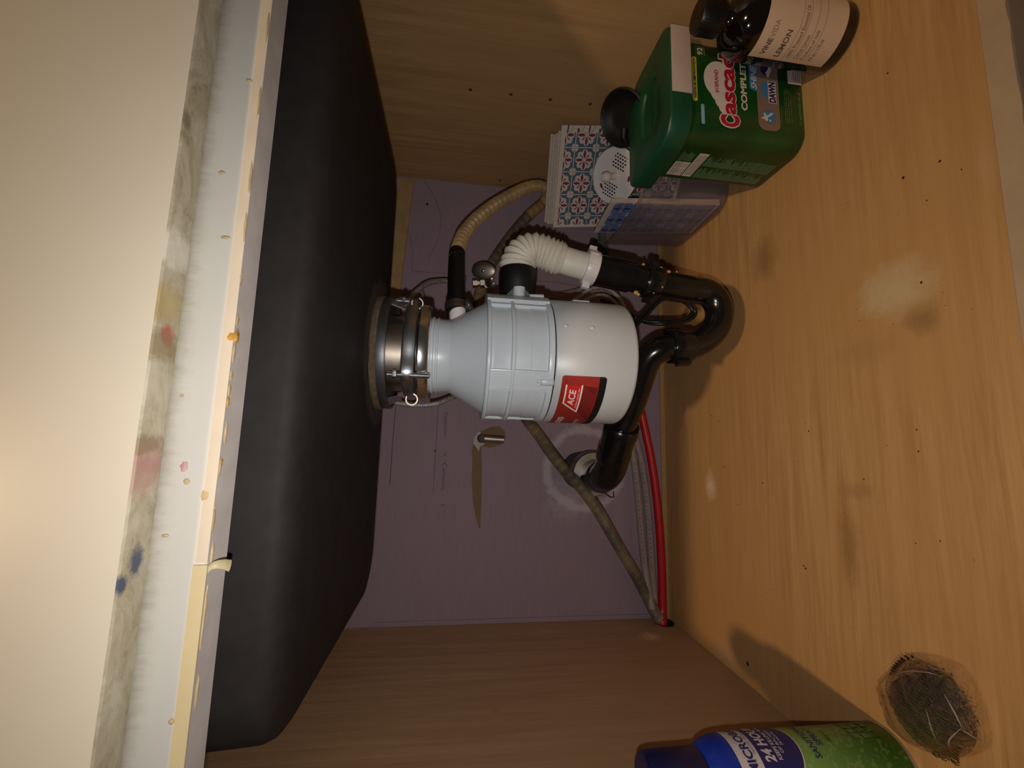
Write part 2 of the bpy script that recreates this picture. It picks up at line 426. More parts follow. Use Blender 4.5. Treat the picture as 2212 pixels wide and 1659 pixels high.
M_blabel = simple('cream_paper_label', (200, 174, 150), .75, var=.03)
M_bink = simple('brown_ink', (92, 68, 58), .8)
M_bink2 = simple('pale_brown_ink', (140, 112, 92), .8)
M_capblue = simple('navy_cap_plastic', (18, 22, 66), .35, var=.05)
M_bodyblue = simple('cobalt_blue_paint', (22, 48, 150), .3, var=.05)
M_cream = simple('sheet_cream', (205, 190, 176), .85, var=.04)
M_sedge = simple('sheet_edge', (188, 176, 162), .9, var=.12, scale=200)
M_mag = simple('sheet_magenta', (134, 32, 66), .8, var=.03)
M_slate = simple('sheet_slate_blue', (78, 98, 114), .8, var=.04)
M_blue = simple('sheet_cobalt', (98, 120, 178), .8, var=.04)
M_navyp = simple('sheet_navy', (34, 34, 62), .8)
M_yel = simple('sheet_mustard', (150, 142, 70), .8)
M_crumb = simple('dark_crumb', (35, 24, 16), .9)

# ------------------------------------------------------------------ the cabinet
def struct(mb, name, **kw): return mb.build(name, kind='structure', **kw)
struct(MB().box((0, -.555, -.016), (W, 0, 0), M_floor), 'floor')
wr = struct(MB().box((W, -.574, -.1), (W + .016, .03, .76), M_wallr), 'wall_right')
wl = struct(MB().box((-.016, -.574, -.1), (0, .03, .76), M_walll), 'wall_left')
wb = struct(MB().box((0, 0, -.03), (W, .012, .76), M_purple), 'wall_back')
struct(MB().box((0, -.0035, 0), (W, 0, .0095), M_tan, .0006), 'baseboard_back')
# second thin board edge down the left side of the back wall
MB().box((0, -.0022, .0095), (.008, 0, .56), M_purple, .0006).build('board_strip', wb)
# pale cleat under the counter at the top right of the back wall
mb = MB()
a, b, c = atY(895, 392, 0), atY(874, 560, 0), atY(864, 640, 0)
pl = [(a.x, a.z), (b.x, b.z), (c.x, c.z), (.55, c.z + .004), (.55, .70), (a.x, .70)]
mb.loft([[V(x, -.006, z) for x, z in pl], [V(x, 0, z) for x, z in pl]], M_nailer, smooth=False)
struct(mb, 'trim_1')
# torn slit and valve stub in the back wall
def wallpoly(pts, y=0): return [atY(px, py, y) for px, py in pts]
mb = MB()
sl = [(1022, 952), (1019, 975), (1020, 1000), (1019, 1040), (1022, 1085), (1027, 1115), (1034, 1140), (1037, 1143), (1038, 1128), (1040, 1085), (1041, 1040), (1041, 1000), (1040, 972), (1036, 955)]
P = wallpoly(sl); mb.loft([[V(p.x, -.0004, p.z) for p in P], [V(p.x, -.0001, p.z) for p in P]], M_paper, smooth=False)
mb.build('torn_paper_slit', wb, label='brown torn slit')
mb = MB()
hp = [(1034 + 0, 934), (1060, 922), (1080, 921), (1091, 932), (1092, 950), (1080, 962), (1060, 967), (1045, 965), (1030, 968), (1024, 950)]
P = wallpoly(hp); mb.loft([[V(p.x, -.0009, p.z) for p in P], [V(p.x, -.0001, p.z) for p in P]], M_paper, smooth=False)
mb.build('torn_paper_patch', wb)
mb = MB()
hp = [(1038, 932), (1032, 934), (1024, 945), (1022, 958), (1028, 965), (1034, 975), (1037, 965), (1046, 960), (1046, 955), (1040, 953), (1036, 945)]
P = wallpoly(hp); mb.loft([[V(p.x, -.0013, p.z) for p in P], [V(p.x, -.0001, p.z) for p in P]], M_plaster, smooth=False)
mb.build('exposed_plaster', wb, label='white exposed plaster')
st = thing('pipe_stub', 'short dull metal pipe stub in the torn hole of the purple wall', 'pipe', atY(1045, 947, -.01))
MB().tube([atY(1040, 947, -.002), atY(1044, 947, -.018)], .0085, M_hub, 20).build('wall_sleeve', st)
MB().tube([atY(1046, 947, -.018), atY(1088, 950, -.018)], lambda t: .0062 if .45 < t < .55 else .0075, M_steel, 18).build('stub', st)
# pencil marks on the board
mb = MB()
def pline(pts, wd):
    P = smoothpath([atY(x, y, -.0004) for x, y in pts], 6); mb.tube(P, wd, M_pencil, 4)
pline([(842, 1048), (848, 960), (855, 878)], .0006); pline([(936, 1065), (941, 975), (948, 868)], .0004)
pline([(938, 972), (941, 977)], .0012)
pline([(915, 390), (938, 425), (952, 470), (945, 520), (925, 558)], .0003)
pline([(895, 586), (975, 592), (1090, 602), (1190, 609), (1250, 618)], .0003); pline([(891, 560), (891, 590)], .0003)
pline([(884, 500), (892, 545), (893, 558)], .0003)
mb.build('pencil_marks', wb)
mb = MB()
M_faint = simple('faint_board_print', (104, 84, 106), .85)
def m_wall(u, v, l): return V(u, -.0005 - l, v)
def ud(s, x0, x1, z0, z1): text(mb, s, x1, z1, x0, z0, m_wall, M_faint)
ud('Gypsum', .338, .383, .441, .450); ud('X', .300, .306, .441, .448); ud('Cement', .238, .288, .439, .448); ud('X', .208, .213, .44, .447)
mb.build('faint_lettering', wb)
# hole in the left corner where the tubes leave
mb = MB(); P = [(-.006, .012), (-.012, .003), (-.026, .002), (-.040, .012), (-.041, .024), (-.036, .034), (-.024, .040), (-.010, .036), (-.005, .026)]
mb.loft([[V(.0008, y, z) for y, z in P], [V(.0001, y, z) for y, z in P]], M_darkhole, smooth=False); mb.build('tube_hole', wl)
# face frame: top rail, bottom rail, side stiles
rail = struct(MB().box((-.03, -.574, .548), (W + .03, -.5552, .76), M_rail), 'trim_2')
MB().box((-.03, -.5738, .5474), (W + .03, -.5554, .5482), M_railunder).build('underside', rail)
e1 = atY(430, 1215, -.574).x
MB().box((e1, -.5749, .5470), (W + .03, -.5739, .5525), M_band, .0003).build('edge_band', rail)
MB().box((-.03, -.5750, .5468), (e1 - .001, -.5739, .5535), M_band2, .0003).build('edge_band', rail, label='yellowed edge band')
pk = [atY(446, 1238, -.573), atY(452, 1228, -.573), atY(466, 1220, -.572), atY(484, 1219, -.569), atY(497, 1222, -.566)]
MB().tube(smoothpath(pk), lambda t: (.0008 + .0022*t, .0006), M_band2, 8, flat=(0, 0, 1)).build('peeling_strip', rail)
bot = struct(MB().box((-.03, -.574, -.11), (W + .03, -.5552, 0), M_botface, .0006), 'trim_3')
mb = MB(); top = []; n = 90
for k in range(n + 1):
    x = -.03 + (W + .06)*k/n; top.append((x, -.5742 + .0016*mnoise.noise(V(x*60, 0, 0)) + .0012))
vs = []; fs = []
for x, y in top: vs += [(x, y, .0004), (x, -.5554, .0004)]
for k in range(n): fs.append((2*k, 2*k + 2, 2*k + 3, 2*k + 1))
mb.add(vs, fs, M_botrail, False); mb.build('top_edge', bot)
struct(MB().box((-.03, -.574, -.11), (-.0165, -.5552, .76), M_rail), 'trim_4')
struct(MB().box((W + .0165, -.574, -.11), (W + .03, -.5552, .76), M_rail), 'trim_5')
struct(MB().box((-.05, -.615, .762), (W + .05, .05, .792), simple('counter', (150, 140, 130), .4)), 'unseen_countertop')  # unseen countertop slab, added to keep lamp light from entering above
# false drawer front
df = thing('drawer_front', 'cream laminate false drawer front with grimy lower edge above the cabinet opening', 'drawer front', (.43, -.584, .573))
MB().box((-.03, -.593, .5735), (W + .03, -.5742, .755), M_front, .0022, 3).build('panel', df)
def blob(px, py, rx, rz, mat, surf, name='dried_drip', parent=df, th=.0007):
    mb = MB()
    if surf == 'under': c = atZ(px, py, .5733); ax = (rx, rz, th)
    elif surf == 'face': c = atY(px, py, -.5744); ax = (rx, th, rz)
    else: c = atZ(px, py, .5474); ax = (rx, rz, th)
    bm = bmesh.new(); bmesh.ops.create_icosphere(bm, subdivisions=3, radius=1)
    sd = px*.37
    for v in bm.verts:
        k = 1 + .35*mnoise.noise(v.co*1.8 + V(sd, sd, sd)); v.co = V(c.x + v.co.x*ax[0]*k, c.y + v.co.y*ax[1]*(k if surf != 'face' else 1), c.z + v.co.z*ax[2]*(1 if surf != 'face' else k))
    mb.bm(bm, mat, True); return mb.build(name, parent)
for a_ in ((500, 728, .0042, .0036, M_amber, 'face'), (398, 1008, .0032, .0022, M_pink_drip, 'face'), (403, 1040, .0018, .002, M_brown_drip, 'face'),
           (445, 1070, .004, .003, M_brown_drip, 'face'), (479, 373, .0014, .0024, M_brown_drip, 'face'), (487, 513, .0012, .003, M_brown_drip, 'face'),
           (538, 174, .0012, .002, M_brown_drip, 'face'), (393, 855, .001, .0012, M_brown_drip, 'face'), (357, 1157, .001, .0022, M_brown_drip, 'face'),
           (370, 1559, .0016, .0016, M_brown_drip, 'face'),
           (512, 692, .0040, .0022, M_brown_drip, 'ru'), (511, 728, .0055, .003, M_amber, 'ru'), (505, 762, .0065, .0022, M_brown_drip, 'ru'),
           (499, 812, .0035, .002, M_brown_drip, 'ru'), (495, 842, .004, .0018, M_brown_drip, 'ru'), (492, 868, .0035, .0015, M_amber, 'ru'),
           (487, 935, .008, .0015, M_brown_drip, 'ru'), (478, 998, .0022, .0015, M_amber, 'ru'), (474, 1010, .007, .0015, M_brown_drip, 'ru'),
           (520, 600, .006, .0015, M_brown_drip, 'ru'), (530, 490, .01, .0012, M_brown_drip, 'ru'), (541, 385, .012, .0012, M_brown_drip, 'ru'),
           (460, 1125, .008, .0018, M_brown_drip, 'ru'), (458, 1195, .007, .0015, M_brown_drip, 'ru'), (440, 1330, .02, .001, M_brown_drip, 'ru'),
           (425, 1495, .01, .0014, M_brown_drip, 'ru'), (560, 220, .012, .001, M_brown_drip, 'ru'), (578, 60, .012, .001, M_brown_drip, 'ru')):
    blob(a_[0], a_[1], a_[2]*.8, a_[3]*.75, *a_[4:], parent=rail)

# ------------------------------------------------------------------ sink
sk = thing('kitchen_sink', 'black composite undermount sink bowl hanging from above, seen from below', 'sink', (.43, -.376, .524))
mb = MB(); L = []
for ins, z, r in ((.030, .5240, .035), (.016, .5243, .038), (.007, .5268, .040), (.002, .531, .041), (0, .537, .042), (-.004, .62, .045), (-.010, .755, .05)):
    L.append(rrect(.140 + ins, .712 - ins, -.532 + ins, -.222 - ins, r, z, 8))
mb.loft(L, M_sink, True, False); mb.build('bowl', sk, sharp=60)
mb = MB(); L = []
for rr, z in ((.058, .5236), (.071, .5222), (.074, .5236)):
    L.append([V(.438 + (rr + (.006*mnoise.noise(V(math.cos(t)*2, math.sin(t)*2, rr*10)) if rr > .06 else 0))*math.cos(t), -.283 + (rr + .007*mnoise.noise(V(math.cos(t)*3, math.sin(t)*3, 5)))*math.sin(t), z) for t in [2*PI*k/60 for k in range(60)]])
mb.loft(L, M_putty, False, False); mb.build('putty_ring', sk)

# ------------------------------------------------------------------ garbage disposal
AX = V(.438, -.285, 0)
_f = V(AX.x - CP[0], AX.y - CP[1], 0).normalized(); _r = V(_f.y, -_f.x, 0)
def dp(phi, r, z):
    a = math.radians(phi); return AX + _r*(r*math.sin(a)) - _f*(r*math.cos(a)) + V(0, 0, z)
MA = Matrix.Translation(AX)
gd = thing('garbage_disposal', 'grey under-sink garbage disposal with red label hanging below the black sink', 'garbage disposal', AX + V(0, 0, .2195))
MB().lathe([(.050, .5165), (.069, .5165), (.0705, .519), (.070, .5235), (.050, .5235)], M_gasket, MA, 56, close=True).build('gasket', gd)
MB().lathe([(.046, .5165), (.046, .5105), (.062, .5095), (.0655, .5065), (.0685, .5065), (.0695, .509), (.0685, .5165)], M_darksteel, MA, 64, close=True).build('backup_flange', gd)
MB().lathe([(.044, .516), (.0465, .516), (.0462, .505), (.0462, .49), (.044, .489)], M_steel, MA, 64, close=True).build('sink_flange_neck', gd)
# three-lobed mounting ring
def lobed(rb, ra, z, n=72, lob=(-21, 88, -150), wd=9):
    out = []
    for k in range(n):
        ph = -180 + 360*k/n; b = max(math.exp(-((ph - q + 180) % 360 - 180)**2/(2*wd*wd)) for q in lob)
        out.append(dp(ph, rb + ra*b, z))
    return out
mb = MB()
mb.loft([lobed(.0455, 0, .4895), lobed(.052, .010, .4915), lobed(.0565, .011, .489), lobed(.0575, .011, .482), lobed(.0555, .010, .4765), lobed(.0455, 0, .4765)], M_zinc, False, False, close=True)
mb.build('mounting_ring', gd)
mb = MB()
mb.lathe([(.046, .4745), (.0600, .4745), (.0622, .472), (.0618, .464), (.0598, .4612), (.046, .4612)], M_chrome, MA, 72, close=True)
mb.build('lower_mounting_ring', gd)
for ph in (-57, 82, -165):
    c = dp(ph, .0625, .479); d = (dp(ph, 1, 0) - AX).normalized()
    mb = MB(); Mx = frame(c - (-_f)*.004, -_f, (0, 0, 1))
    arc = [(math.radians(-30 + 285*k/24)) for k in range(25)]
    lo = []
    for t in arc:
        ring = []
        for (rr, zz) in ((.0058, 0), (.0073, 0), (.0073, .010), (.0058, .010)): ring.append(Mx @ V(rr*math.cos(t), rr*math.sin(t), zz))
        lo.append(ring)
    mb.loft(lo, M_steel, True, True); mb.build('mounting_lug', gd, sharp=50)
for ph, z0, z1, rr in ((-21, .4585, .5045, .0645), (88, .480, .5095, .0655), (-150, .460, .506, .0645)):
    c = dp(ph, rr, 0); mb = MB(); prof = [(.0012, z0 - .001)]; z = z0
    while z < z1: prof += [(.0029, z), (.0036, z + .00055), (.0029, z + .0011)]; z += .0012
    prof.append((.0018, z1 + .001)); mb.lathe(prof, M_zinc, Matrix.Translation(c), 14)
    o_ = mb.build('mounting_screw', gd, sharp=60)
    MB().lathe([(.0025, .4945), (.0052, .4945), (.0055, .4965), (.0052, .4985), (.0025, .4985)], M_zinc, Matrix.Translation(c), 6).build('nut', o_)
# small wedge tabs on the backup flange
for ph in (70, -62):
    mb = MB(); vs = [dp(ph - 9, .066, .5065), dp(ph + 9, .066, .5065), dp(ph + 7, .060, .4925), dp(ph - 7, .060, .4925)]; v2 = [v + (AX + V(0, 0, v.z) - v).normalized()*.0015 for v in vs]
    mb.loft([vs, v2], M_zinc, smooth=False); mb.build('flange_tab', gd)
# upper housing
prof = [(.030, .4665), (.0478, .4665), (.0483, .465), (.0478, .4635), (.0462, .463), (.0462, .4605), (.0482, .460), (.0485, .4583), (.0482, .4568), (.0465, .4562), (.0465, .454), (.0478, .4535), (.0480, .4525), (.0478, .4515), (.0461, .451),
        (.0458, .4385), (.0465, .4365), (.069, .3975), (.0705, .3960), (.0785, .3958), (.0795, .3945), (.0795, .3925), (.0785, .3915), (.0745, .391), (.0738, .3895), (.0738, .3695), (.0745, .3682), (.0785, .3680), (.0792, .3668), (.0792, .3652), (.0785, .3640), (.0745, .3638), (.0738, .3625),
        (.0738, .3460), (.0746, .3450), (.0748, .3262), (.0785, .3255), (.0790, .3240), (.0790, .3195), (.030, .3195)]
MB().lathe(prof, M_grey, MA, 96).build('upper_housing', gd, sharp=28)
def rib(ph, z0, z1, r0, r1, dw=.0016, mat=M_grey, name='rib'):
    c = dp(ph, 1, 0) - AX; c.normalize(); t = V(-c.y, c.x, 0)
    mb = MB(); mb.box((r0, -dw, z0), (r1, dw, z1), mat, .0005, 2, M=Matrix(((c.x, t.x, 0, AX.x), (c.y, t.y, 0, AX.y), (0, 0, 1, 0), (0, 0, 0, 1))))
    return mb.build(name, gd)
for ph in (-9.5, -26, 57, 66, -92, -125, 150, 185): rib(ph, .3205, .3935, .070, .0782)
# boss column with snap peg between the two front ribs
def arcslab(mb, p0, p1, r0, r1, z0, z1, mat, n=6):
    lo = []
    for k in range(n + 1):
        ph = p0 + (p1 - p0)*k/n; lo.append([dp(ph, r0, z0), dp(ph, r1, z0), dp(ph, r1, z1), dp(ph, r0, z1)])
    mb.loft(lo, mat, True, True, smooth=True)
mb = MB(); arcslab(mb, -10.2, -25.4, .072, .0768, .3205, .3925, M_grey); mb.build('boss_column', gd)
mb = MB(); mb.lathe([(.0042, .319), (.0048, .320), (.0048, .331), (.0036, .3335), (.0022, .334), (.0022, .3375), (.0012, .338)], M_grey, Matrix.Translation(dp(-17.5, .0765, 0)), 20)
arcslab(mb, -12.5, -15, .0765, .0785, .321, .3345, M_grey, 2); arcslab(mb, -20.5, -23.5, .0765, .0785, .321, .3345, M_grey, 2); mb.build('snap_peg', gd)
# inner panel frames
mb = MB()
for p0, p1 in ((-8.4, 56), (-27.2, -91)):
    for z0, z1 in ((.3703, .3895), (.3265, .3622)):
        arcslab(mb, p0, p1, .0735, .0748, z0, z0 + .0012, M_grey, 12); arcslab(mb, p0, p1, .0735, .0748, z1 - .0012, z1, M_grey, 12)
mb.build('panel_frame', gd)
# outlet plate on the right-hand side
mb = MB()
Mo = frame(V(.5125, -.283, .357), (1, 0, 0), (0, 0, 1))
arcslab(mb, 62, 104, .074, .0815, .3200, .3955, M_grey, 6); mb.build('outlet_plate', gd)
mb = MB(); mb.tube([V(.512, -.308, .3545), V(.5265, -.3095, .3545)], .0075, M_grey, 20); mb.build('outlet_lug', gd)
mb = MB(); P = [(.3715, .5145), (.3375, .5145), (.349, .527), (.360, .527)]
mb.loft([[V(x, -.3105, z) for z, x in P], [V(x, -.3075, z) for z, x in P]], M_zinc, smooth=False); mb.build('outlet_bracket', gd)
mb = MB(); mb.tube([V(.5155, -.311, .3235), V(.5155, -.311, .341)], lambda t: .0034 if t < .8 else .0026, M_grey, 14); mb.build('screw_boss', gd)
# motor shell
MB().lathe([(.03, .3195), (.0772, .3195), (.0772, .3175)], M_seam, MA, 96).build('seam', gd)
MB().lathe([(.0760, .3178), (.0786, .3178), (.0792, .3168), (.0792, .2245), (.0782, .2212), (.0755, .2197), (.05, .2195), (.045, .2215)], M_shell, MA, 96, cap0=False).build('motor_shell', gd, sharp=50)
for ph, z in ((31.4, .3062), (31.2, .2749)):
    MB().sphere((0, 0, 0), (.0026, .0012, .0026), M_shell, 14, 8, M=frame(dp(ph, .0790, z), (0, 0, 1), _r)).build('dimple', gd)
mb = MB(); arcslab(mb, 84, 92, .0785, .0812, .262, .284, M_shell, 3); mb.build('shell_tab', gd)
# label on the shell: u = arc length toward world right, v = height
RS = .0794
def m_shell(u, v, l): return dp(math.degrees(u/RS), RS + l, v)
def s_(ph): return math.radians(ph)*RS
mb = MB()
patch(mb, rpoly(s_(-132), .2572, s_(-10.6), .3098, .0032), m_shell, M_lred, .0001, .004)
patch(mb, [(s_(-132) + .003, .2572), (s_(-10.6) - .003, .2572), (s_(-10.6), .2603), (s_(-10.6), .2657), (s_(-132), .2657), (s_(-132), .26)], m_shell, M_black, .0003, .004)
patch(mb, [(s_(-19), .2845), (s_(-20), .2668), (s_(-62), .2668), (s_(-45), .2845)], m_shell, M_ldk, .0003, .004)
for k in range(13):
    u = s_(-19.5) - k*.0031; q = [(u, .2838), (u - .0013, .2838), (u - .0135, .2668), (u - .0122, .2668)]
    q = clip(q, 0, s_(-60), 1)
    if len(q) > 2: patch(mb, q, m_shell, M_lst, .0005, .004)
patch(mb, [(s_(-19), .3035), (s_(-36), .3035), (s_(-45), .2855), (s_(-19), .2855)], m_shell, M_lred2, .0004, .004)
def bar(a, b, wd, mat, lift):
    (x0, y0), (x1, y1) = a, b; L_ = math.hypot(x1 - x0, y1 - y0); nx, ny = -(y1 - y0)/L_*wd/2, (x1 - x0)/L_*wd/2
    ex, ey = (x1 - x0)/L_*wd/2, (y1 - y0)/L_*wd/2
    patch(mb, [(x0 - ex + nx, y0 - ey + ny), (x0 - ex - nx, y0 - ey - ny), (x1 + ex - nx, y1 + ey - ny), (x1 + ex + nx, y1 + ey + ny)], m_shell, mat, lift, .004)
bar((s_(-19), .3038), (s_(-36.3), .3038), .0018, M_lwh, .0007); bar((s_(-36.3), .3038), (s_(-46.3), .2851), .0018, M_lwh, .0008); bar((s_(-46.3), .2851), (s_(-19), .2851), .0018, M_lwh, .0007)
text(mb, 'ACE', s_(-38.5), .2912, s_(-22.5), .2995, m_shell, M_lwh, .02, .15, .0008)
text(mb, 'QUALITY SINCE 1924', s_(-41.5), .2872, s_(-21.5), .2888, m_shell, M_lwh, .012, 0, .0008)
text(mb, '77071', s_(-17.5), .3035, s_(-12.8), .3058, m_shell, M_ldk, .01, 0, .0008)
text(mb, '2000', s_(-76), .2958, s_(-56), .3038, m_shell, M_lwh, .01, 0, .0008); text(mb, 'Model', s_(-106), .2958, s_(-80), .3038, m_shell, M_lwh, .01, 0, .0008)
text(mb, 'WARRANTY', s_(-92), .2755, s_(-59), .2805, m_shell, M_lwh, .0, 0, .0008)
text(mb, 'IN HOME SERVICE', s_(-118), .2712, s_(-70), .2732, m_shell, M_lwh, .0, 0, .0008)
mb.build('red_label', gd, sharp=1, label='red and black maker label')
# dishwasher inlet on the cone
pin0, pin1 = V(.470, -.285, .428), V(.506, -.285, .4315)
MB().tube([pin0, pin1], .0108, M_whitepl, 24).build('inlet_tube', gd, label='white inlet tube')

# ------------------------------------------------------------------ dishwasher drain hose
dh = thing('drain_hose', 'yellowed grey corrugated drain hose looping from the disposal to the left corner', 'hose', atY(1437, 1352, -.02))
ctl = [(985, 560, -.245), (990, 535, -.225), (1004, 502, -.19), (1035, 468, -.16), (1075, 438, -.135), (1120, 413, -.115), (1152, 402, -.105), (1175, 405, -.095), (1184, 422, -.08), (1172, 440, -.06), (1140, 468, -.05), (1100, 515, -.04), (1062, 570, -.03),
       (1045, 610, -.03), (1033, 650, -.03), (1040, 720, -.03), (1080, 810, -.03), (1130, 895, -.035), (1160, 935, -.05), (1195, 985, -.075), (1225, 1022, -.088), (1255, 1052, -.088), (1290, 1100, -.07), (1318, 1148, -.05), (1345, 1195, -.035), (1372, 1240, -.03), (1398, 1290, -.03), (1416, 1325, -.03)]
pth = smoothpath([atY(a, b, c) for a, b, c in ctl] + [atX(1432, 1350, -.008)], 10)
pts, LL = resample(pth, .0008)
def hr(t):
    s = t*LL; return .0098 + .0011*math.sin(s/.0034*2*PI)
ncut = int(len(pts)*.30)
mb = MB(); mb.tube(pts[:ncut + 1], lambda t: hr(t*ncut/(len(pts) - 1)), M_hosetop, 14); mb.build('upper_hose', dh, sharp=80, label='amber yellowed upper length')
mb = MB(); mb.tube(pts[ncut:], lambda t: hr((ncut + t*(len(pts) - 1 - ncut))/(len(pts) - 1)), M_hose, 14); mb.build('lower_hose', dh, sharp=80)
bl = smoothpath([V(.4955, -.285, .4315), atY(985, 668, -.283), atY(985, 640, -.276), atY(985, 600, -.262), atY(986, 556, -.242), atY(987, 545, -.236)], 6)
mb = MB(); mb.tube(bl, lambda t: .0135 if t < .18 else (.0135 - .0022*(t - .18)/.1 if t < .28 else .0113), M_rubber, 24); mb.build('rubber_sleeve', dh, label='black rubber sleeve')
cl = (bl[4], bl[9]); d = (cl[1] - cl[0]).normalized(); Mx = frame(cl[0], d, (0, -1, 0))
mb = MB(); mb.lathe([(.0138, -.001), (.0146, -.001), (.0146, .0095), (.0138, .0095)], M_steel, Mx, 40, close=True)
hc = mb.build('hose_clamp', dh, label='steel worm clamp')
mb = MB()
for k in range(40):
    a0 = 2*PI*k/40; mb.box((.0144, -.0004, .001), (.0149, .0004, .0075), M_seam, 0, M=Mx @ Matrix.Rotation(a0, 4, 'Z'))
mb.build('band_slots', hc, kind='stuff')
mb = MB(); q = Mx @ Matrix.Rotation(math.radians(72), 4, 'Z')
mb.box((.0140, -.006, .0), (.0200, .006, .0085), M_zinc, .001, M=q); mb.build('clamp_housing', hc)
mb = MB(); mb.tube([q @ V(.0185, -.011, .004), q @ V(.0185, .012, .004)], lambda t: .0038 if t > .75 else .0028, M_zinc, 12); mb.build('clamp_screw', hc)

# ------------------------------------------------------------------ discharge elbow and P-trap
YT = -.28
pt = thing('drain_pipe', 'black plastic P-trap drain with ivory corrugated elbow beside the disposal', 'drain pipe', atY(1556, 690, YT))
def T(x, y, d=YT): return atY(x, y, d)
mb = MB(); Mx = frame(V(.520, -.282, .353), (1, 0, 0), (0, 0, 1))
mb.lathe([(.015, 0), (.0225, 0), (.0238, .004), (.0245, .016), (.0252, .018), (.0252, .036), (.024, .040), (.019, .041)], M_rubber, Mx, 48); mb.build('rubber_collar', pt, label='black rubber collar', sharp=50)
el = smoothpath([V(.556, -.282, .353), T(1117, 578), T(1121, 560), T(1132, 547), T(1150, 541), T(1172, 545), T(1200, 556), T(1232, 567), T(1262, 575), T(1285, 581)], 10)
pts, LL = resample(el, .0007)
def er(t):
    s = t*LL
    if s < .008: return .0195
    if s < .0835: 
        ph = ((s - .008)/.0063) % 1
        return .0200 + .0040*(1 - abs(2*ph - 1))**.8
    if s < .090: return .0235 - (s - .0835)*.6
    return .0186
mb = MB(); mb.tube(pts, er, M_ivory, 40); mb.build('corrugated_elbow', pt, sharp=60, label='ivory corrugated plastic elbow')
down = [T(1262, 575), T(1286, 583), T(1320, 590), T(1355, 597), T(1390, 606), T(1422, 614), T(1465, 622), T(1500, 627), T(1525, 631), T(1543, 645), T(1553, 668), T(1552, 693), T(1541, 716), T(1519, 736), T(1492, 748), T(1468, 752)]
up = [T(1492, 748), T(1468, 752), T(1447, 751), T(1424, 756, -.278), T(1406, 768, -.272), T(1394, 788, -.264), T(1386, 812, -.255), T(1377, 840, -.245), T(1366, 872, -.232), T(1352, 905, -.217), T(1342, 928, -.208)]
dsm = smoothpath(down[1:], 8)
# tailpiece sleeve, step, trap bend
MB().tube(smoothpath(down[1:5], 6)[:14], .0218, M_abs, 40).build('tailpiece_sleeve', pt, sharp=50)
MB().tube(smoothpath([T(1340, 594), T(1355, 597), T(1390, 606), T(1422, 614)], 4), .0194, M_abs, 40).build('tailpiece', pt)
MB().tube(smoothpath([T(1405, 610), T(1422, 614), T(1465, 622), T(1490, 626)], 5), .0198, M_abs, 40).build('bend_socket', pt, sharp=50)
MB().tube(smoothpath(down[6:], 8), .0187, M_abs, 40).build('trap_bend', pt)
MB().tube(smoothpath(up, 8), .0187, M_abs, 40).build('trap_arm', pt)
def slipnut(c0, c1, r, mat, wings, name, lab=None, ridges=10, ln=None):
    d = (c1 - c0); L_ = ln or d.length; Mx = frame(c0, d, (0, -1, 0)); mb = MB()
    mb.lathe([(r*.8, 0), (r*.97, 0), (r, .0012), (r, L_ - .0015), (r*.96, L_), (r*.8, L_)], mat, Mx, 44)
    for k in range(ridges):
        mb.box((r - .0005, -.0007, .002), (r + .0009, .0007, L_*.75), mat, .0003, 1, M=Mx @ Matrix.Rotation(2*PI*(k + .3)/ridges, 4, 'Z'))
    o_ = mb.build(name, pt, sharp=40, **({'label': lab} if lab else {}))
    for a_ in wings:
        mw = MB(); mw.box((r - .001, -.004, .0015), (r + .0075, .004, L_*.72), mat, .0009, 2, M=Mx @ Matrix.Rotation(math.radians(a_), 4, 'Z')); mw.build('wing', o_)
    return o_
slipnut(T(1262, 575), T(1287, 582), .0236, M_whitepl, (90, -90), 'slip_nut', 'white plastic slip nut', 9)
slipnut(T(1391, 606), T(1424, 614), .0228, M_abs, (90, -90), 'slip_nut', None, 8)
slipnut(T(1445, 750), T(1489, 749), .0232, M_abs, (-112, 65), 'slip_nut', None, 6)
mb = MB()
for (x, y, d, r) in ((1374, 632, -.297, .003), (1379, 636, -.298, .0022), (1427, 586, -.297, .0035), (1431, 592, -.299, .003), (1445, 587, -.296, .0025), (1428, 580, -.293, .003), (1390, 571, -.285, .002), (1431, 620, -.302, .0014), (1412, 633, -.303, .001), (1462, 587, -.297, .0012)):
    mb.sphere(T(x, y, d), (r, r*.6, r*1.1), M_sealant, 8, 6)
mb.build('dried_sealant', pt, kind='stuff')
# coupling, elbow into the wall
c0, c1 = T(1344, 922, -.208), T(1320, 1000, -.178)
Mx = frame(c0, c1 - c0, (0, -1, 0)); L_ = (c1 - c0).length
MB().lathe([(.019, 0), (.0245, 0), (.0262, .003), (.0262, .015), (.0248, .016), (.0248, L_*.62), (.0258, L_*.63), (.0258, L_*.9), (.023, L_), (.018, L_)], M_abs, Mx, 40).build('coupling', pt, sharp=50)
elb = smoothpath([T(1326, 985, -.182), T(1318, 1012, -.168), T(1306, 1028, -.148), T(1294, 1030, -.12), T(1284, 1025, -.09), T(1276, 1022, -.06)], 8)
MB().tube(elb, lambda t: .0245 if t < .5 else .0262, M_abs, 36).build('wall_elbow', pt, sharp=50)
ca, cb = atY(1283, 1024, -.085), atY(1270, 1020, -.048); Mx = frame(ca, cb - ca, (0, 0, 1))
MB().lathe([(.026, -.003), (.0375, -.003), (.0392, .0), (.0392, .010), (.040, .012), (.040, .016), (.038, .018), (.026, .018)], M_steel, Mx, 56, close=True).build('pipe_nut', pt, label='dull chrome pipe nut', sharp=50)
ca, cb = atY(1275, 1020, -.066), atY(1252, 1016, -.001); Mx = frame(ca, cb - ca, (0, 0, 1))
MB().lathe([(.025, 0), (.036, .0), (.037, .004), (.036, (cb - ca).length - .002), (.036, (cb - ca).length)], M_hub, Mx, 40).build('wall_hub', pt, label='grey rubber wall hub')
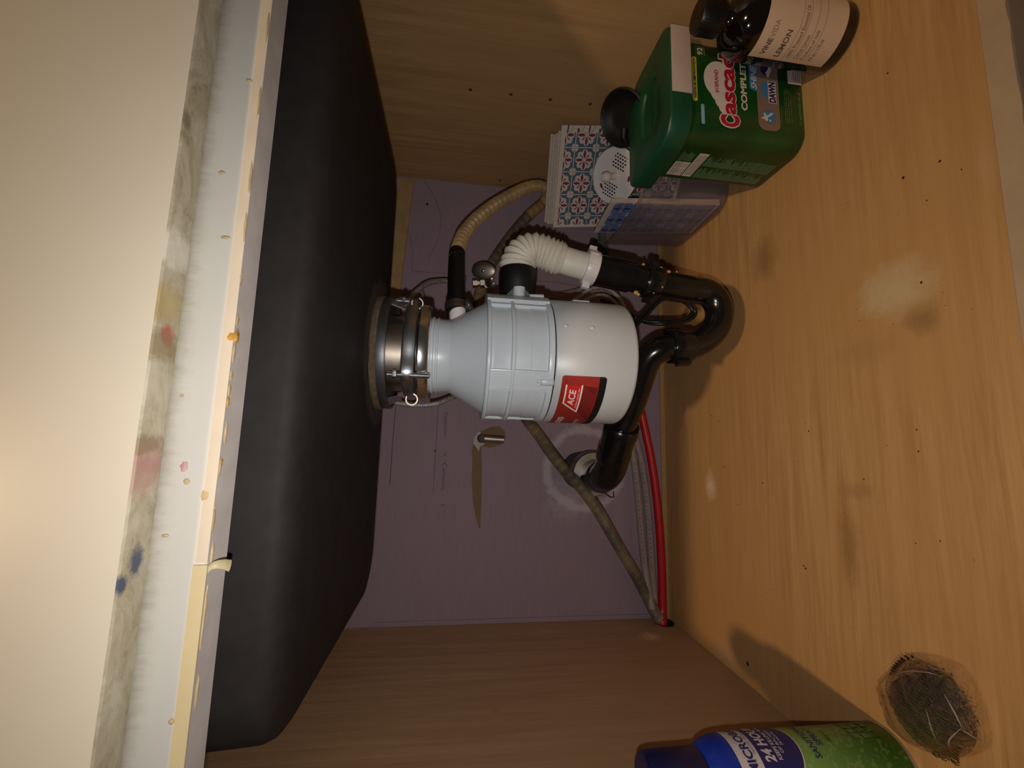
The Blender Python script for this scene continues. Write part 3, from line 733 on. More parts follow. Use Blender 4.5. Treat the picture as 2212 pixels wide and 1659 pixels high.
MB().tube([T(1303, 1062, -.03), T(1318, 1074, -.02), T(1326, 1074, -.02), T(1325, 1062, -.002)], .0012, M_darksteel, 8).build('bent_wire', pt)

# ------------------------------------------------------------------ power cord
pc = thing('power_cord', 'flat black power cord looped behind the disposal and the trap bend', 'cord', atY(1497, 680, -.21))
yy = -.215
P = smoothpath([atY(1300, 650, -.19), atY(1345, 668, -.195), atY(1385, 692, -.20), atY(1430, 698, yy), atY(1470, 694, yy), atY(1492, 685, yy), atY(1499, 672, yy), atY(1484, 656, yy), atY(1462, 645, yy), atY(1440, 641, yy + .005), atY(1418, 652, yy + .01), atY(1392, 680, yy + .012), atY(1360, 712, yy + .012), atY(1330, 740, yy + .012)], 8)
mb = MB()
for k in (-1, 1):
    mb.tube([p + V(0, 0, .0) + V(.0015, 0, .0026)*k for p in P], .0029, M_cord, 12)
mb.build('cord', pc)

# ------------------------------------------------------------------ stop valve, supply hoses, pipes
sv = thing('shutoff_valve', 'chrome shutoff valve with oval handle on the purple wall', 'valve', atY(1062, 612, 0))
hc_ = atY(1045, 585, -.085); vb = atY(1056, 612, -.045)
nrm = (Vector(CP) - hc_).normalized()
Mx = frame(hc_, nrm + V(0, 0, .35), (1, 0, -.1))
MB().sphere((0, 0, 0), (.0155, .0235, .0045), M_steel, 28, 12, M=Mx @ Matrix.Rotation(PI/2*0, 4, 'Z')).build('handle', sv)
MB().sphere((0, 0, .0045), (.0032, .0032, .0022), M_chrome, 12, 8, M=Mx).build('handle_screw', sv)
MB().tube([hc_ - nrm*.003, vb], lambda t: .0045 if t < .4 else .0085, M_chrome, 16).build('stem', sv, sharp=50)
MB().tube([vb + V(0, -.004, 0), atY(1062, 612, -.001)], lambda t: .011 if t < .3 else (.0125 if t < .55 else .008), M_steel, 20).build('body', sv, sharp=50)
MB().lathe([(.005, 0), (.0095, 0), (.0095, .008), (.006, .009), (.006, .0125), (.0085, .013), (.0085, .022), (.005, .023)], M_steel, frame(vb + V(0, 0, .009), (-.12, 0, 1)), 6).build('compression_nut', sv, sharp=20)
MB().lathe([(.005, 0), (.010, 0), (.010, .004), (.004, .005)], M_chrome, frame(vb + V(0, 0, -.006), (.1, 0, -1)), 12).build('bottom_plug', sv)
def hose(name, label, ctl, r, mat=M_braid, cat='hose', grp=None):
    P = smoothpath([atY(*c) for c in ctl], 10); mb = MB(); mb.tube(P, r, mat, 12)
    o_ = mb.build(name); o_['label'] = label; o_['category'] = cat
    if grp: o_['group'] = grp
    return o_
hose('supply_hose', 'braided steel supply hose curving right of the sink flange to the chrome valve', [(1004, 603, -.045), (985, 606, -.06), (950, 607, -.08), (922, 613, -.10), (897, 632, -.12), (878, 655, -.135), (868, 685, -.145), (862, 720, -.15), (850, 735, -.15)], .0046)
hose('supply_hose', 'braided steel supply hose passing left of the sink flange and behind the disposal', [(840, 866, -.13), (870, 872, -.13), (905, 875, -.13), (940, 872, -.13), (970, 861, -.12), (1000, 845, -.10), (1060, 800, -.08), (1150, 730, -.07), (1215, 672, -.07), (1242, 648, -.07), (1268, 628, -.07), (1298, 620, -.07), (1325, 632, -.065), (1344, 655, -.06), (1352, 680, -.05)], .0046)
hose('supply_hose', 'short arched braided steel hose between disposal and black tailpiece', [(1225, 690, -.06), (1245, 662, -.062), (1268, 644, -.062), (1298, 637, -.062), (1320, 645, -.058), (1338, 664, -.05), (1345, 685, -.04)], .0038)
hose('copper_pipe', 'green tarnished copper pipe running across the wall behind the white nut', [(1291, 455, -.018), (1298, 490, -.018), (1303, 525, -.018), (1312, 570, -.018), (1325, 620, -.018), (1340, 665, -.018), (1350, 700, -.018)], .0085, M_copper, 'pipe')
o = hose('plastic_water_line', 'pale plastic water line with printing behind the corrugated elbow', [(1120, 690, -.03), (1145, 650, -.03), (1162, 643, -.03), (1205, 637, -.03), (1250, 627, -.03), (1290, 610, -.03), (1330, 590, -.03)], .0052, M_pex, 'pipe')
mb = MB(); P = [atY(a, b, -.0375) for a, b in ((1165, 643), (1250, 627))]
d = (P[1] - P[0]).normalized(); up_ = V(0, -.2, 1); up_ = (up_ - d*up_.dot(d)).normalized()
text(mb, 'PEX 1/2 IN. (400 F) NSF-PW', P[0].x, 0, P[0].x + (P[1] - P[0]).length, .0022, lambda u, v, l: P[0] + d*(u - P[0].x) + up_*(v - .001) - V(0, 0, 0), M_pprint)
mb.build('printing', o)
whites = [((1345, 905, -.03), (1360, 945, -.026), (1370, 1000, -.024), (1379, 1080, -.022), (1385, 1150, -.021), (1392, 1220, -.021), (1400, 1270, -.029), (1409, 1316, -.040)),
          ((1362, 900, -.022), (1372, 945, -.016), (1386, 1000, -.014), (1397, 1080, -.013), (1404, 1160, -.0125), (1409, 1240, -.0125), (1413, 1290, -.016), (1412, 1322, -.028))]
for k, ctl in enumerate(whites):
    o = hose('water_tube', ['milky white tube nearer the purple wall centre, running to the left corner', 'milky white tube with printing right beside the red tube'][k], ctl, .0070, M_pex, 'pipe')
    mb = MB(); P = smoothpath([atY(a, b, c - .0074) for a, b, c in ctl[2:6]], 20)
    for i in range(0, len(P) - 1, 1):
        if (i*7) % 5 < 3:
            a_, b_ = P[i], P[i].lerp(P[i + 1], .75); mb.tube([a_, b_], .0006, M_pprint, 4)
    mb.build('printing', o, kind='stuff')
red = [(1372, 830, -.02), (1384, 885, -.016), (1396, 940, -.0135), (1408, 1000, -.0125), (1419, 1080, -.0125), (1426, 1160, -.0125), (1430, 1250, -.0125), (1431, 1320, -.016)]
P = smoothpath([atY(*c) for c in red] + [atX(1431, 1345, .003), atX(1431, 1356, -.01)], 10)
o = MB().tube(P, .0080, M_red, 20).build('red_water_tube'); o['label'] = 'bright red plastic water tube along the floor edge to the left corner'; o['category'] = 'pipe'
P = smoothpath([atY(1141, 378, -.045), atY(1141, 368, -.045), atY(1150, 364, -.045), atY(1160, 374, -.045), atY(1174, 393, -.045)], 6)
o = MB().tube(P, .0048, M_clear, 14).build('clear_tube_end'); o['label'] = 'small clear tube end poking out above the hose loop'; o['category'] = 'pipe'

# ------------------------------------------------------------------ clear bin
bn = thing('storage_bin', 'clear cloudy plastic bin behind the green tub, holding printed sheets', 'bin', (.785, -.155, 0))
mb = MB()
def binloop(z, ins): 
    k = z/.155; return rrect(.720 - .009*k + ins, .8525 + .006*k - ins, -.236 - .006*k + ins, -.060 + .004*k - ins, .032, z, 7)
L = [binloop(.0005, .012), binloop(.0012, .004), binloop(.006, .0)] + [binloop(z, 0) for z in (.03, .08, .14, .151)] + [binloop(.151, -.003), binloop(.155, -.003), binloop(.155, .0016)] + [binloop(z, .0016) for z in (.08, .006)] + [binloop(.003, .01)]
mb.loft(L, M_clear, True, True); mb.build('bin_body', bn, sharp=60)
MB().tube([p for p in binloop(.1545, -.0015)] + [binloop(.1545, -.0015)[0]], .0018, M_clear, 8).build('bin_rim', bn)

# ------------------------------------------------------------------ printed sheets
def flower(mb, cx, cy, s, mp, rect, pal, base=0):
    """one printed tile motif centred at cx, cy, clipped to rect"""
    x0, x1, y0, y1 = rect
    def put(poly, mat, l):
        q = cliprect(poly, x0, x1, y0, y1)
        if len(q) > 2: mb.add([mp(a, b, base + l) for a, b in q], [tuple(range(len(q)))], mat, False)
    bg, lobe, petal, club, blk = pal; h = s/2
    put([(cx - h, cy - h), (cx + h, cy - h), (cx + h, cy + h), (cx - h, cy + h)], bg, .00005)
    for a, b, c, d in ((-h, -h, h, -h + s*.02), (-h, h - s*.02, h, h), (-h, -h, -h + s*.02, h), (h - s*.02, -h, h, h)):
        put([(cx + a, cy + b), (cx + c, cy + b), (cx + c, cy + d), (cx + a, cy + d)], lobe, .0001)
    for sx in (-1, 1):
        for sy in (-1, 1):
            bx, by = cx + sx*h*.80, cy + sy*h*.80
            put([(bx + sx*.07*s, by + sy*.07*s), (bx - sx*.03*s, by + sy*.07*s), (bx - sx*.075*s, by + sy*.02*s), (bx - sx*.02*s, by - sy*.02*s), (bx + sx*.02*s, by - sy*.075*s), (bx + sx*.07*s, by - sy*.03*s)], blk, .00012)
    ro = []
    for k in range(48):
        a = 2*PI*k/48; d = (k % 6 - 3)/6*PI/4 if k % 6 <= 3 else (k % 6 - 3)/6*PI/4
        d = ((a + PI/8) % (PI/4)) - PI/8
        rr = s*(.295*math.cos(d) + math.sqrt(max(0, .135**2 - (.295*math.sin(d))**2))); ro.append((cx + rr*math.cos(a), cy + rr*math.sin(a)))
    for k in range(48): put([(cx, cy), ro[k], ro[(k + 1) % 48]], lobe, .0002)
    for k in range(4):
        a = k*PI/2; c_, s__ = math.cos(a), math.sin(a); pp = []
        for t in range(13):
            u = .06 + .36*t/12; v_ = .065*math.sin(PI*t/12)**.8; pp.append((u, v_))
        pp = pp + [(u, -v_) for u, v_ in pp[::-1][1:-1]]
        put([(cx + s*(u*c_ - v_*s__), cy + s*(u*s__ + v_*c_)) for u, v_ in pp], petal if isinstance(petal, bpy.types.Material) else petal[k % 2], .0003)
        a += PI/4; c_, s__ = math.cos(a), math.sin(a)
        pp = [(.07, .008), (.25, .028), (.285, .02), (.295, 0), (.285, -.02), (.25, -.028), (.07, -.008)]
        put([(cx + s*(u*c_ - v_*s__), cy + s*(u*s__ + v_*c_)) for u, v_ in pp], club, .0003)
    put(circ(cx, cy, s*.015, 8), club, .00035)
P0 = atY(1195, 491, -.09); P1 = atX(1214, 270, .849)
ua = (P1 - P0); UW = ua.length; ua.normalize(); dn = V(.004, .004, -.086); dn = (dn - ua*dn.dot(ua)).normalized(); nn = ua.cross(dn); nn = nn if nn.dot(Vector(CP) - P0) > 0 else -nn
def m_sheet(u, v, l, off=0, du=0, dv=0): return P0 + ua*(u + du) + dn*(v + dv) + nn*(l + off)
SH = .232
def sheet_obj(off, u0, u1, v0, v1, label, th=.0022, wav=0):
    mb = MB(); n = 10; A, B = [], []
    lo = []
    for k in range(n + 1):
        u = u0 + (u1 - u0)*k/n; wz = wav*mnoise.noise(V(k*.7, off*500, 0))
        lo.append([m_sheet(u, v0, off + wz), m_sheet(u, v1, off + wz), m_sheet(u, v1, off - th + wz), m_sheet(u, v0, off - th + wz)])
    mb.loft(lo, M_cream if wav == 0 else M_sedge, True, True, smooth=False)
    o_ = mb.build('printed_sheet'); o_['label'] = label; o_['category'] = 'paper sheet'; o_['group'] = 'stack of printed sheets standing in the bin'
    return o_
fs_ = sheet_obj(0, 0, UW, 0, SH, 'front sheet of the stack in the bin, printed with magenta and teal flowers')
mb = MB(); ss = .0371; UF = UW*(491 - 284)/(491 - 270)
pal = (M_slate, M_cream, M_mag, M_plum, M_cream)
cols = [.0203 - ss/2 + ss*k for k in range(0, 5)]
for cu_ in cols:
    for j in range(0, 7):
        flower(mb, cu_, .0075 + ss*j, ss, m_sheet, (.004, UF, .0075, SH - .006), pal)
# outlined motif on the folded flap at the right-hand end
def seg(a, b, wd, mat):
    (x0, y0), (x1, y1) = a, b; L_ = math.hypot(x1 - x0, y1 - y0); nx, ny = -(y1 - y0)/L_*wd/2, (x1 - x0)/L_*wd/2
    mb.add([m_sheet(u, v, .0003) for u, v in ((x0 + nx, y0 + ny), (x0 - nx, y0 - ny), (x1 - nx, y1 - ny), (x1 + nx, y1 + ny))], [(0, 1, 2, 3)], mat, False)
fw_ = UW - UF
for j in range(0, 6):
    c = .0105 + .0186*j
    if j % 2 == 0: seg((UF, c + .000), (UW, c + .001), .0022, M_plum)
    else: seg((UF + .0005, c), (UF + fw_*.6, c), .0034, M_plum)
    seg((UF, c + .0035), (UF + fw_*.35, c + .0075), .0006, M_plum); seg((UF + fw_*.35, c + .0075), (UW, c + .0095), .0006, M_plum)
seg((UF, 0), (UF, .012), .0003, M_sedge)
mb.build('flower_print', fs_, label='magenta flower tile print')
nm = ['second sheet from the front of the stack, plain cream edge showing', 'third sheet from the front of the stack, top edge slightly raised', 'fourth sheet of the stack, wavy worn cream top edge', 'rearmost sheet of the stack, nearest the back wall']
for k, (off, u0, u1, v0) in enumerate(((-.0028, .006, UW - .008, -.004), (-.0056, .008, UW - .012, -.007), (-.0088, .004, UW - .014, -.011), (-.0118, .006, UW - .014, -.015))):
    sheet_obj(off, u0, u1, v0, SH, nm[k], .0022, .0007)
# blue sheet folded against the left side of the bin
bs = thing('blue_printed_sheet', 'thick folded sheet with blue and mustard flower print at the left side of the bin', 'paper sheet', (.726, -.17, .01))
Q = [V(.722, -.204, .193), V(.722, -.103, .187), V(.7265, -.128, .006), V(.7265, -.222, .012)]
def m_blue(u, v, l):
    a = Q[0].lerp(Q[1], u/.1); b = Q[3].lerp(Q[2], u/.1); p = a.lerp(b, v/.185); return p - V(l, 0, 0)
mb = MB()
for k in range(6):
    o0, o1 = -.0016*k, -.0016*k - .0013
    mb.loft([[m_blue(.0005*k, .001*k, o0), m_blue(.1 - .0006*k, .0008*k, o0), m_blue(.1, .185, o0), m_blue(0, .185, o0)], [m_blue(.0005*k, .001*k, o1), m_blue(.1 - .0006*k, .0008*k, o1), m_blue(.1, .185, o1), m_blue(0, .185, o1)]], M_cream, smooth=False)
mb.build('sheet', bs)
mb = MB(); pal2 = (M_blue, M_cream, (M_yel, M_navyp), M_navyp, M_cream)
pal2 = (M_blue, M_blue, (M_yel, M_navyp), M_navyp, M_cream)
for i in range(3):
    for j in range(5):
        flower(mb, .018 + .036*i, .026 + .036*j, .036, m_blue, (.002, .098, .010, .181), pal2, .0002)
mb.build('flower_print', bs, label='blue and mustard flower print')

# ------------------------------------------------------------------ strainer basket and black stopper
sc = atY(1327, 380, -.205)
vdir = (Vector(CP) - sc).normalized()
imL = V(0, 0, 1); nS = (vdir*.60 + V(0, 0, .72) + V(-.18, 0, 0)).normalized()
Ms = frame(sc, nS, (1, -.3, 0))
sb = thing('sink_strainer', 'white plastic sink strainer basket with central knob on top of the bin', 'strainer', sc - nS*.03)
MB().lathe([(.033, -.026), (.036, -.024), (.0385, -.003), (.042, -.002), (.0432, .0005), (.0415, .0025), (.037, .0012), (.030, .0), (.012, -.001), (.006, -.0005)], M_whitepl, Ms, 56).build('basket', sb, sharp=50)
MB().lathe([(.006, -.001), (.0052, .004), (.0045, .014), (.0062, .017), (.0078, .021), (.0075, .026), (.005, .0295), (.001, .0305)], M_ivory, Ms, 24).build('knob', sb)
mb = MB()
random.seed(3)
for sx in (-1, 1):
    for i in range(5):
        for j in range(5):
            x = sx*(.013 + i*.0046); y = -.012 + j*.0052 + (i % 2)*.0026
            if math.hypot(x, y) < .034:
                mb.lathe([(.0012, .0017), (.0012, .0012)], M_black, Ms @ Matrix.Rotation(-.6, 4, 'Z') @ Matrix.Translation((x, y, -.0016 + .0005*(abs(x) > .028))) @ Matrix.Diagonal((1, 1.5, 1, 1)), 8)
mb.build('drain_holes', sb, kind='stuff')
for a_ in (110, 250):
    mb = MB(); mb.lathe([(.0022, .0022), (.0022, .0012)], M_mag, Ms @ Matrix.Rotation(math.radians(a_), 4, 'Z') @ Matrix.Translation((.029, 0, -.0012)) @ Matrix.Diagonal((1, 2.0, 1, 1)), 10)
    mb.build('rim_slot', sb)
bc = V(.8175, -.2355, .1935)
bc = atX(1345, 256, .8165)
vd = (Vector(CP) - bc).normalized()
nB = (vd*.62 + V(0, 0, .62) + V(-.25, .12, 0)).normalized()
Mb = frame(bc, nB, (1, -.8, 0))
bk = thing('rubber_stopper', 'black rubber dish-shaped sink stopper behind the green tub lid', 'stopper', bc - nB*.02)
MB().lathe([(.012, -.016), (.030, -.014), (.036, -.008), (.0385, -.001), (.0395, .002), (.0375, .0035), (.034, .001), (.030, -.006), (.020, -.010), (.008, -.0105)], M_rubber, Mb, 48).build('dish', bk, sharp=60)
MB().tube([Mb @ V(-.033, -.004, -.008), Mb @ V(-.026, -.002, -.0035), Mb @ V(-.014, 0, -.006)], .005, M_rubber, 12).build('spout', bk)

# ------------------------------------------------------------------ green tub of dishwasher packs
tb = thing('detergent_tub', 'green plastic tub of dishwasher packs with hinged lid and red lettering', 'tub', (.78, -.33, 0))
def tl(z, ins): return rrect(.711 + ins, .8455 - ins, -.381 + ins, -.288 - ins, (.025, .012, .022, .018), z, 8)
mb = MB(); mb.loft([tl(.0, .004), tl(.0012, .0012), tl(.004, 0), tl(.05, 0), tl(.10, 0), tl(.162, 0)], M_tub); mb.build('tub_body', tb, sharp=50)
lid_r = (.042, .016, .034, .02)
def ll(z, ins):
    return rrect(.7025 + ins, .8565 - ins, -.389 + ins, -.2665 - ins, tuple(max(.003, r - ins) for r in lid_r), z, 8)
lidc = V(.778, -.3325, 0); NL = len(ll(0, 0))
def oval(z, a, b):
    base = ll(0, 0); out = []
    for p in base:
        t = math.atan2((p.y - lidc.y)/b, (p.x - lidc.x)/a); out.append(V(lidc.x + a*math.cos(t), lidc.y + b*math.sin(t), z))
    return out
mb = MB(); mb.loft([ll(.1600, .006), ll(.1600, .0006), ll(.1615, 0), ll(.1845, 0), ll(.1868, .0010), ll(.1878, .0030), oval(.1878, .047, .027), oval(.1868, .045, .0255), oval(.1838, .0425, .0235), oval(.1835, .03, .016)], M_green)
mb.build('lid', tb, sharp=50)
mb = MB(); text(mb, 'PUSH HERE TO OPEN', .748, -.336, .808, -.331, lambda u, v, l: V(u, v, .1838), M_green, .01); mb.build('embossed_words', tb)
lx = .757
mb = MB(); mb.box((lx, -.3898, .1602), (.8480, -.3885, .1857), M_latch, .0004); mb.build('latch', tb, label='milky white latch strip')
mb = MB(); mb.box((lx, -.3880, .1572), (.780, -.3830, .1600), simple('latch_tongue_grey', (120, 105, 96), .6)); mb.build('latch_tongue', tb)  # plain grey tongue just below the latch strip
# front print; u = x, v = z
def m_tub(u, v, l): return V(u, -.3812 - l, v)
def tpx(x, y): p = atY(x, y, -.3812); return (p.x, p.z)
mb = MB()
pp = mb
a = tpx(1495, 122); b = tpx(1507, 219)
patch(mb, rpoly(b[0], b[1], tpx(1500, 122)[0], tpx(1496, 200)[1], .0028), m_tub, M_py, .0001)
text(mb, 'NEW & IMPROVED', tpx(1502, 211)[0], tpx(1504.5, 205)[1], tpx(1501, 127)[0], tpx(1498.5, 200)[1], m_tub, M_pnavy, .012, 0, .0003)
x0, z0 = tpx(1519, 268); x1, z1 = tpx(1523, 225)
patch(mb, rpoly(x0, z0 - .0025, x1, z0 + .0022, .0021), m_tub, M_plblue, .0001)
text(mb, 'SCENT FRESH', x0 + .003, z0 - .0012, x1 - .003, z0 + .0008, m_tub, M_pw, 0, 0, .0003)
# white emblem blob behind the word
c = tpx(1552, 172); patch(mb, circ(c[0], c[1], .0255, 30, .020), m_tub, M_pw, .00015)
for (x, y), r in (((1560, 200), .016), ((1565, 218), .013), ((1570, 232), .011)):
    c2 = tpx(x, y); patch(mb, circ(c2[0], c2[1], r, 20), m_tub, M_pw, .0002)
def lettered(s, x0, z0, x1, z1, fg, bg, out, bold=.03, l=.0003):
    """letters with a contour band of a second colour behind them"""
    for k in range(8):
        a = k*PI/4; text(pp, s, x0 + out*math.cos(a), z0 + out*math.sin(a), x1 + out*math.cos(a), z1 + out*math.sin(a), m_tub, bg, bold, 0, l)
    text(pp, s, x0, z0, x1, z1, m_tub, fg, bold, 0, l + .0005)
xc0, zc0 = tpx(1598, 278); xc1, zc1 = tpx(1557, 247)
lettered('C', xc0, zc0, xc1, zc1 + .001, M_pr, M_pw, .0017, .05)
xa0, za0 = tpx(1590, 250)
zx = tpx(1566, 250)[1]; lettered('ascade', xa0, za0, xa0 + .102, za0 + (zx - za0)*1.36, M_pr, M_pw, .0015, .035)
text(mb, '#1BRAND', tpx(1550, 201)[0], tpx(1552.5, 190)[1], tpx(1550, 152)[0], tpx(1543.5, 190)[1], m_tub, M_pr, .02, 0, .0006)
text(mb, 'COMPLETE', tpx(1612, 240)[0], tpx(1615, 240)[1], tpx(1610, 128)[0], tpx(1601.5, 240)[1], m_tub, M_pw, .04, .0, .0005)
text(mb, '92', tpx(1513, 120)[0], tpx(1517, 115)[1], tpx(1513, 104)[0], tpx(1505.5, 115)[1], m_tub, M_pw, .02, 0, .0005)
text(mb, 'COUNT', tpx(1520, 120)[0], tpx(1521.5, 115)[1], tpx(1520, 104)[0], tpx(1519.5, 115)[1], m_tub, M_pw, 0, 0, .0005)
bx = tpx(1660, 280)
patch(mb, rpoly(tpx(1662, 283)[0], tpx(1684, 240)[1], .842, tpx(1637, 240)[1], .0108, 8), m_tub, M_pgrey, .0001)
q0, q1 = tpx(1637, 200), tpx(1620, 200)
patch(mb, [(q0[0], q0[1]), (.842, q0[1]), (.842, q1[1] + .001), (q0[0] + .004, q1[1])], m_tub, M_pb, .0002)
text(mb, 'SHINE', tpx(1634, 194)[0], q0[1] + .0012, tpx(1630, 143)[0], q1[1] - .0016, m_tub, M_pw, .02, .25, .0005)
c = tpx(1661, 252); patch(mb, circ(c[0], c[1], .0088, 24), m_tub, M_pb, .0003)
for dx, dz, rr in ((-.004, .004, .0032), (.002, .006, .0024), (-.006, -.001, .0018), (.004, -.002, .0012)): patch(mb, circ(c[0] + dx, c[1] + dz, rr, 10, rr*.7), m_tub, M_pw, .0004)
patch(mb, [(c[0] - .004, c[1] + .012), (c[0] - .001, c[1] + .007), (c[0] + .006, c[1] - .006), (c[0] + .003, c[1] - .005), (c[0] - .005, c[1] + .006)], m_tub, M_pw, .0005)
c = tpx(1655, 194); patch(mb, circ(c[0], c[1], .0115, 24, .0080), m_tub, M_pb, .0003)
d0 = tpx(1668, 223); d1 = tpx(1662, 178); hz0, hz1 = tpx(1674.5, 205)[1], tpx(1660, 205)[1]
patch(mb, [(d0[0] - .0008, hz0 - .0008), (d1[0] + .001, hz0 - .0008), (d1[0] + .001, hz1 + .0008), (d0[0] - .0008, hz1 + .0008)], m_tub, M_pw, .0005)
text(mb, 'DAWN', d0[0], hz0, d1[0], hz1, m_tub, M_pnavy, .05, 0, .0007)
c = tpx(1651, 152); patch(mb, circ(c[0], c[1], .0075, 16, .006), m_tub, M_pnavy, .0004)
patch(mb, [(c[0] - .012, c[1] - .004), (c[0] - .004, c[1] - .001), (c[0] + .008, c[1] - .008), (c[0], c[1] - .009)], m_tub, M_pw, .0005)
l0 = tpx(1708, 182); l1 = tpx(1728, 150)
patch(mb, [(l0[0], l1[1]), (.834, l1[1]), (.834, tpx(1700, 160)[1]), (l0[0], tpx(1700, 160)[1])], m_tub, M_pw, .0003)
for k in range(4): zz = l1[1] + .002 + .0028*k; patch(mb, [(l0[0] + .004, zz), (.833, zz), (.833, zz + .0012), (l0[0] + .004, zz + .0012)], m_tub, M_pgrey, .0005)
random.seed(11)
for row, (x, ya, yb) in enumerate(((1689, 266, 230), (1698, 266, 196), (1702, 268, 192), (1706, 268, 195), (1711, 266, 200))):
    p_, q_ = tpx(x, ya), tpx(x, yb); text(mb, 'with bleach free formula ' if row % 2 else 'dishwasher action pacs', p_[0], p_[1] - .0007, q_[0], p_[1] + .0007, m_tub, M_pg, 0, 0, .0003)
text(mb, '1.21 kg (42.8 OZ) 2.67 LB', tpx(1731, 272)[0], tpx(1731.5, 250)[1], tpx(1727, 202)[0], tpx(1725.5, 250)[1], m_tub, M_pg, .0, 0, .0003)
mb.build('front_print', tb, sharp=1, label='white, red and yellow brand print')
# left side print; u = y (front to back), v = z, on x = .711
def m_side(u, v, l): return V(.7108 - l, u, v)
mb = MB(); yA, yB = -.306, -.352      # back edge, front end of the text block
def spatch(y0, y1, z0, z1, mat, l=.0001): patch(mb, [(y0, z0), (y1, z0), (y1, z1), (y0, z1)], m_side, mat, l)
spatch(-.303, -.331, .128, .1495, M_pw); spatch(-.303, -.350, .113, .1265, M_pw)
for k in range(5): spatch(-.306, -.318, .130 + .0038*k, .1308 + .0038*k, M_bink, .0003); spatch(-.320, -.329, .130 + .0038*k, .1308 + .0038*k, M_bink, .0003)
for k in range(4): spatch(-.306, -.347, .1145 + .003*k, .1153 + .003*k, M_bink, .0003)
random.seed(5); z = .110
while z > .012:
    a_ = random.uniform(.45, 1)
    spatch(-.303, -.303 - .022*a_, z - .0007, z, M_pg); 
    if z > .04: spatch(-.327, -.327 - .020*random.uniform(.4, 1), z - .0007, z, M_pg)
    else: spatch(-.325, -.345, z - .0007, z, M_pg)
    z -= .0017
z = .1485
for k in range(8): spatch(-.333, -.333 - .018*random.uniform(.6, 1), z - .0008, z, M_pg); z -= .0023
mb.build('side_print', tb, sharp=1, label='pale small print block')

# ------------------------------------------------------------------ amber bottle
BA = V(.817, -.428, 0); RB = .0345
bt = thing('oil_bottle', 'dark amber glass bottle with cream label and black cap by the right wall', 'bottle', BA)
MBt = Matrix.Translation(BA)
MB().lathe([(.022, .0015), (.028, .0), (.032, .0008), (RB - .0008, .004), (RB, .008), (RB, .112), (RB - .0008, .119), (.0315, .127), (.026, .1345), (.0195, .1395), (.0155, .143), (.0145, .148), (.0145, .165)], M_amberglass, MBt, 64).build('glass_body', bt, sharp=60)
prof = [(.012, .1475), (.0170, .1475), (.0174, .149), (.0174, .1735), (.0162, .1755), (.002, .1758)]
cp_ = MB().lathe(prof, M_cap, MBt, 48).build('cap', bt, sharp=50)
mb = MB()
for k in range(40): mb.box((.0172, -.0004, .150), (.0178, .0004, .172), M_cap, 0, M=MBt @ Matrix.Rotation(2*PI*k/40, 4, 'Z'))
mb.build('cap_ribs', cp_, kind='stuff')
bf = V(BA.x - CP[0], BA.y - CP[1], 0).normalized(); br = V(bf.y, -bf.x, 0)
def m_bot(u, v, l):
    a = u/RB; return BA + br*((RB + .0004 + l)*math.sin(a)) - bf*((RB + .0004 + l)*math.cos(a)) + V(0, 0, v)
def b_(ph): return math.radians(ph)*RB
mb = MB(); patch(mb, [(b_(-47), .0165), (b_(150), .0165), (b_(150), .111), (b_(-47), .111)], m_bot, M_blabel, 0, .003); bl_ = mb.build('paper_label', bt, label='cream paper label')
mb = MB()
text(mb, 'VINE', b_(-39), .0945, b_(-12), .1005, m_bot, M_bink, .02, 0, .0003)
text(mb, 'VIDA', b_(-10), .0945, b_(14), .1005, m_bot, M_bink2, 0, 0, .0003)
text(mb, 'LEMON', b_(-39), .0765, b_(3), .083, m_bot, M_bink, .015, 0, .0003)
for s, z, a1 in (('100% Pressed Essential Oil', .0655, 42), ('Citrus Limon', .0560, 0), ('Product of Italy', .0465, 9), ('4 fl oz / 118 ml', .0375, -3)):
    text(mb, s, b_(-38), z - .002, b_(a1), z + .0028, m_bot, M_bink2, .01, 0, .0003)
for z in (.0705, .0615, .052, .0425): patch(mb, [(b_(-40), z), (b_(120), z), (b_(120), z + .0004), (b_(-40), z + .0004)], m_bot, M_bink2, .0003, .003)
mb.build('label_lettering', bl_)

# ------------------------------------------------------------------ spray can
CA = V(.0338, -.42, 0); RC = .0332
cn = thing('spray_can', 'green and blue disinfectant spray can standing against the left wall', 'spray can', CA)
MC = Matrix.Translation(CA)
cf = V(CA.x - CP[0], CA.y - CP[1], 0).normalized(); crr = V(cf.y, -cf.x, 0)
def m_can(u, v, l):
    a = u/RC; return CA + crr*((RC + l)*math.sin(a)) - cf*((RC + l)*math.cos(a)) + V(0, 0, v)
def c_(ph): return math.radians(ph)*RC
def mk_cangreen():
    n = NT('green_gradient_print')
    z = n.n('ShaderNodeSeparateXYZ', {0: n.pos()}).outputs[2]
    col = n.ramp(n.math('DIVIDE', z, .12), .15, .95, lin((36, 88, 18)), lin((128, 165, 84)))
    ch = n.ramp(n.noise(190, n.mapping((1, 1, 1)), 1), .56, .6)
    col = n.mix(n.math('MULTIPLY', ch, .12), col, lin((200, 220, 150)))
    return n.fin(col, .3, 0, .5)
M_cang = mk_cangreen()
MB().lathe([(.028, .0), (.0325, .0015), (RC, .004), (RC, .160)], M_cang, MC, 56, cap1=False).build('can_body', cn)
MB().lathe([(RC, .160), (RC, .172), (.0325, .178), (.030, .186), (.0265, .192), (.0245, .194)], M_bodyblue, MC, 56, cap0=False).build('shoulder', cn, label='cobalt blue shoulder')
MB().lathe([(.0250, .1935), (.0258, .195), (.0256, .240), (.0245, .2455), (.0225, .247), (.001, .2475)], M_capblue, MC, 48).build('cap', cn, label='navy blue cap')
MB().lathe([(.0275, .0), (.0335, .0), (.034, .0018), (.0335, .0036), (.0275, .0036)], M_zinc, MC, 48, close=True).build('bottom_seam', cn)
mb = MB()
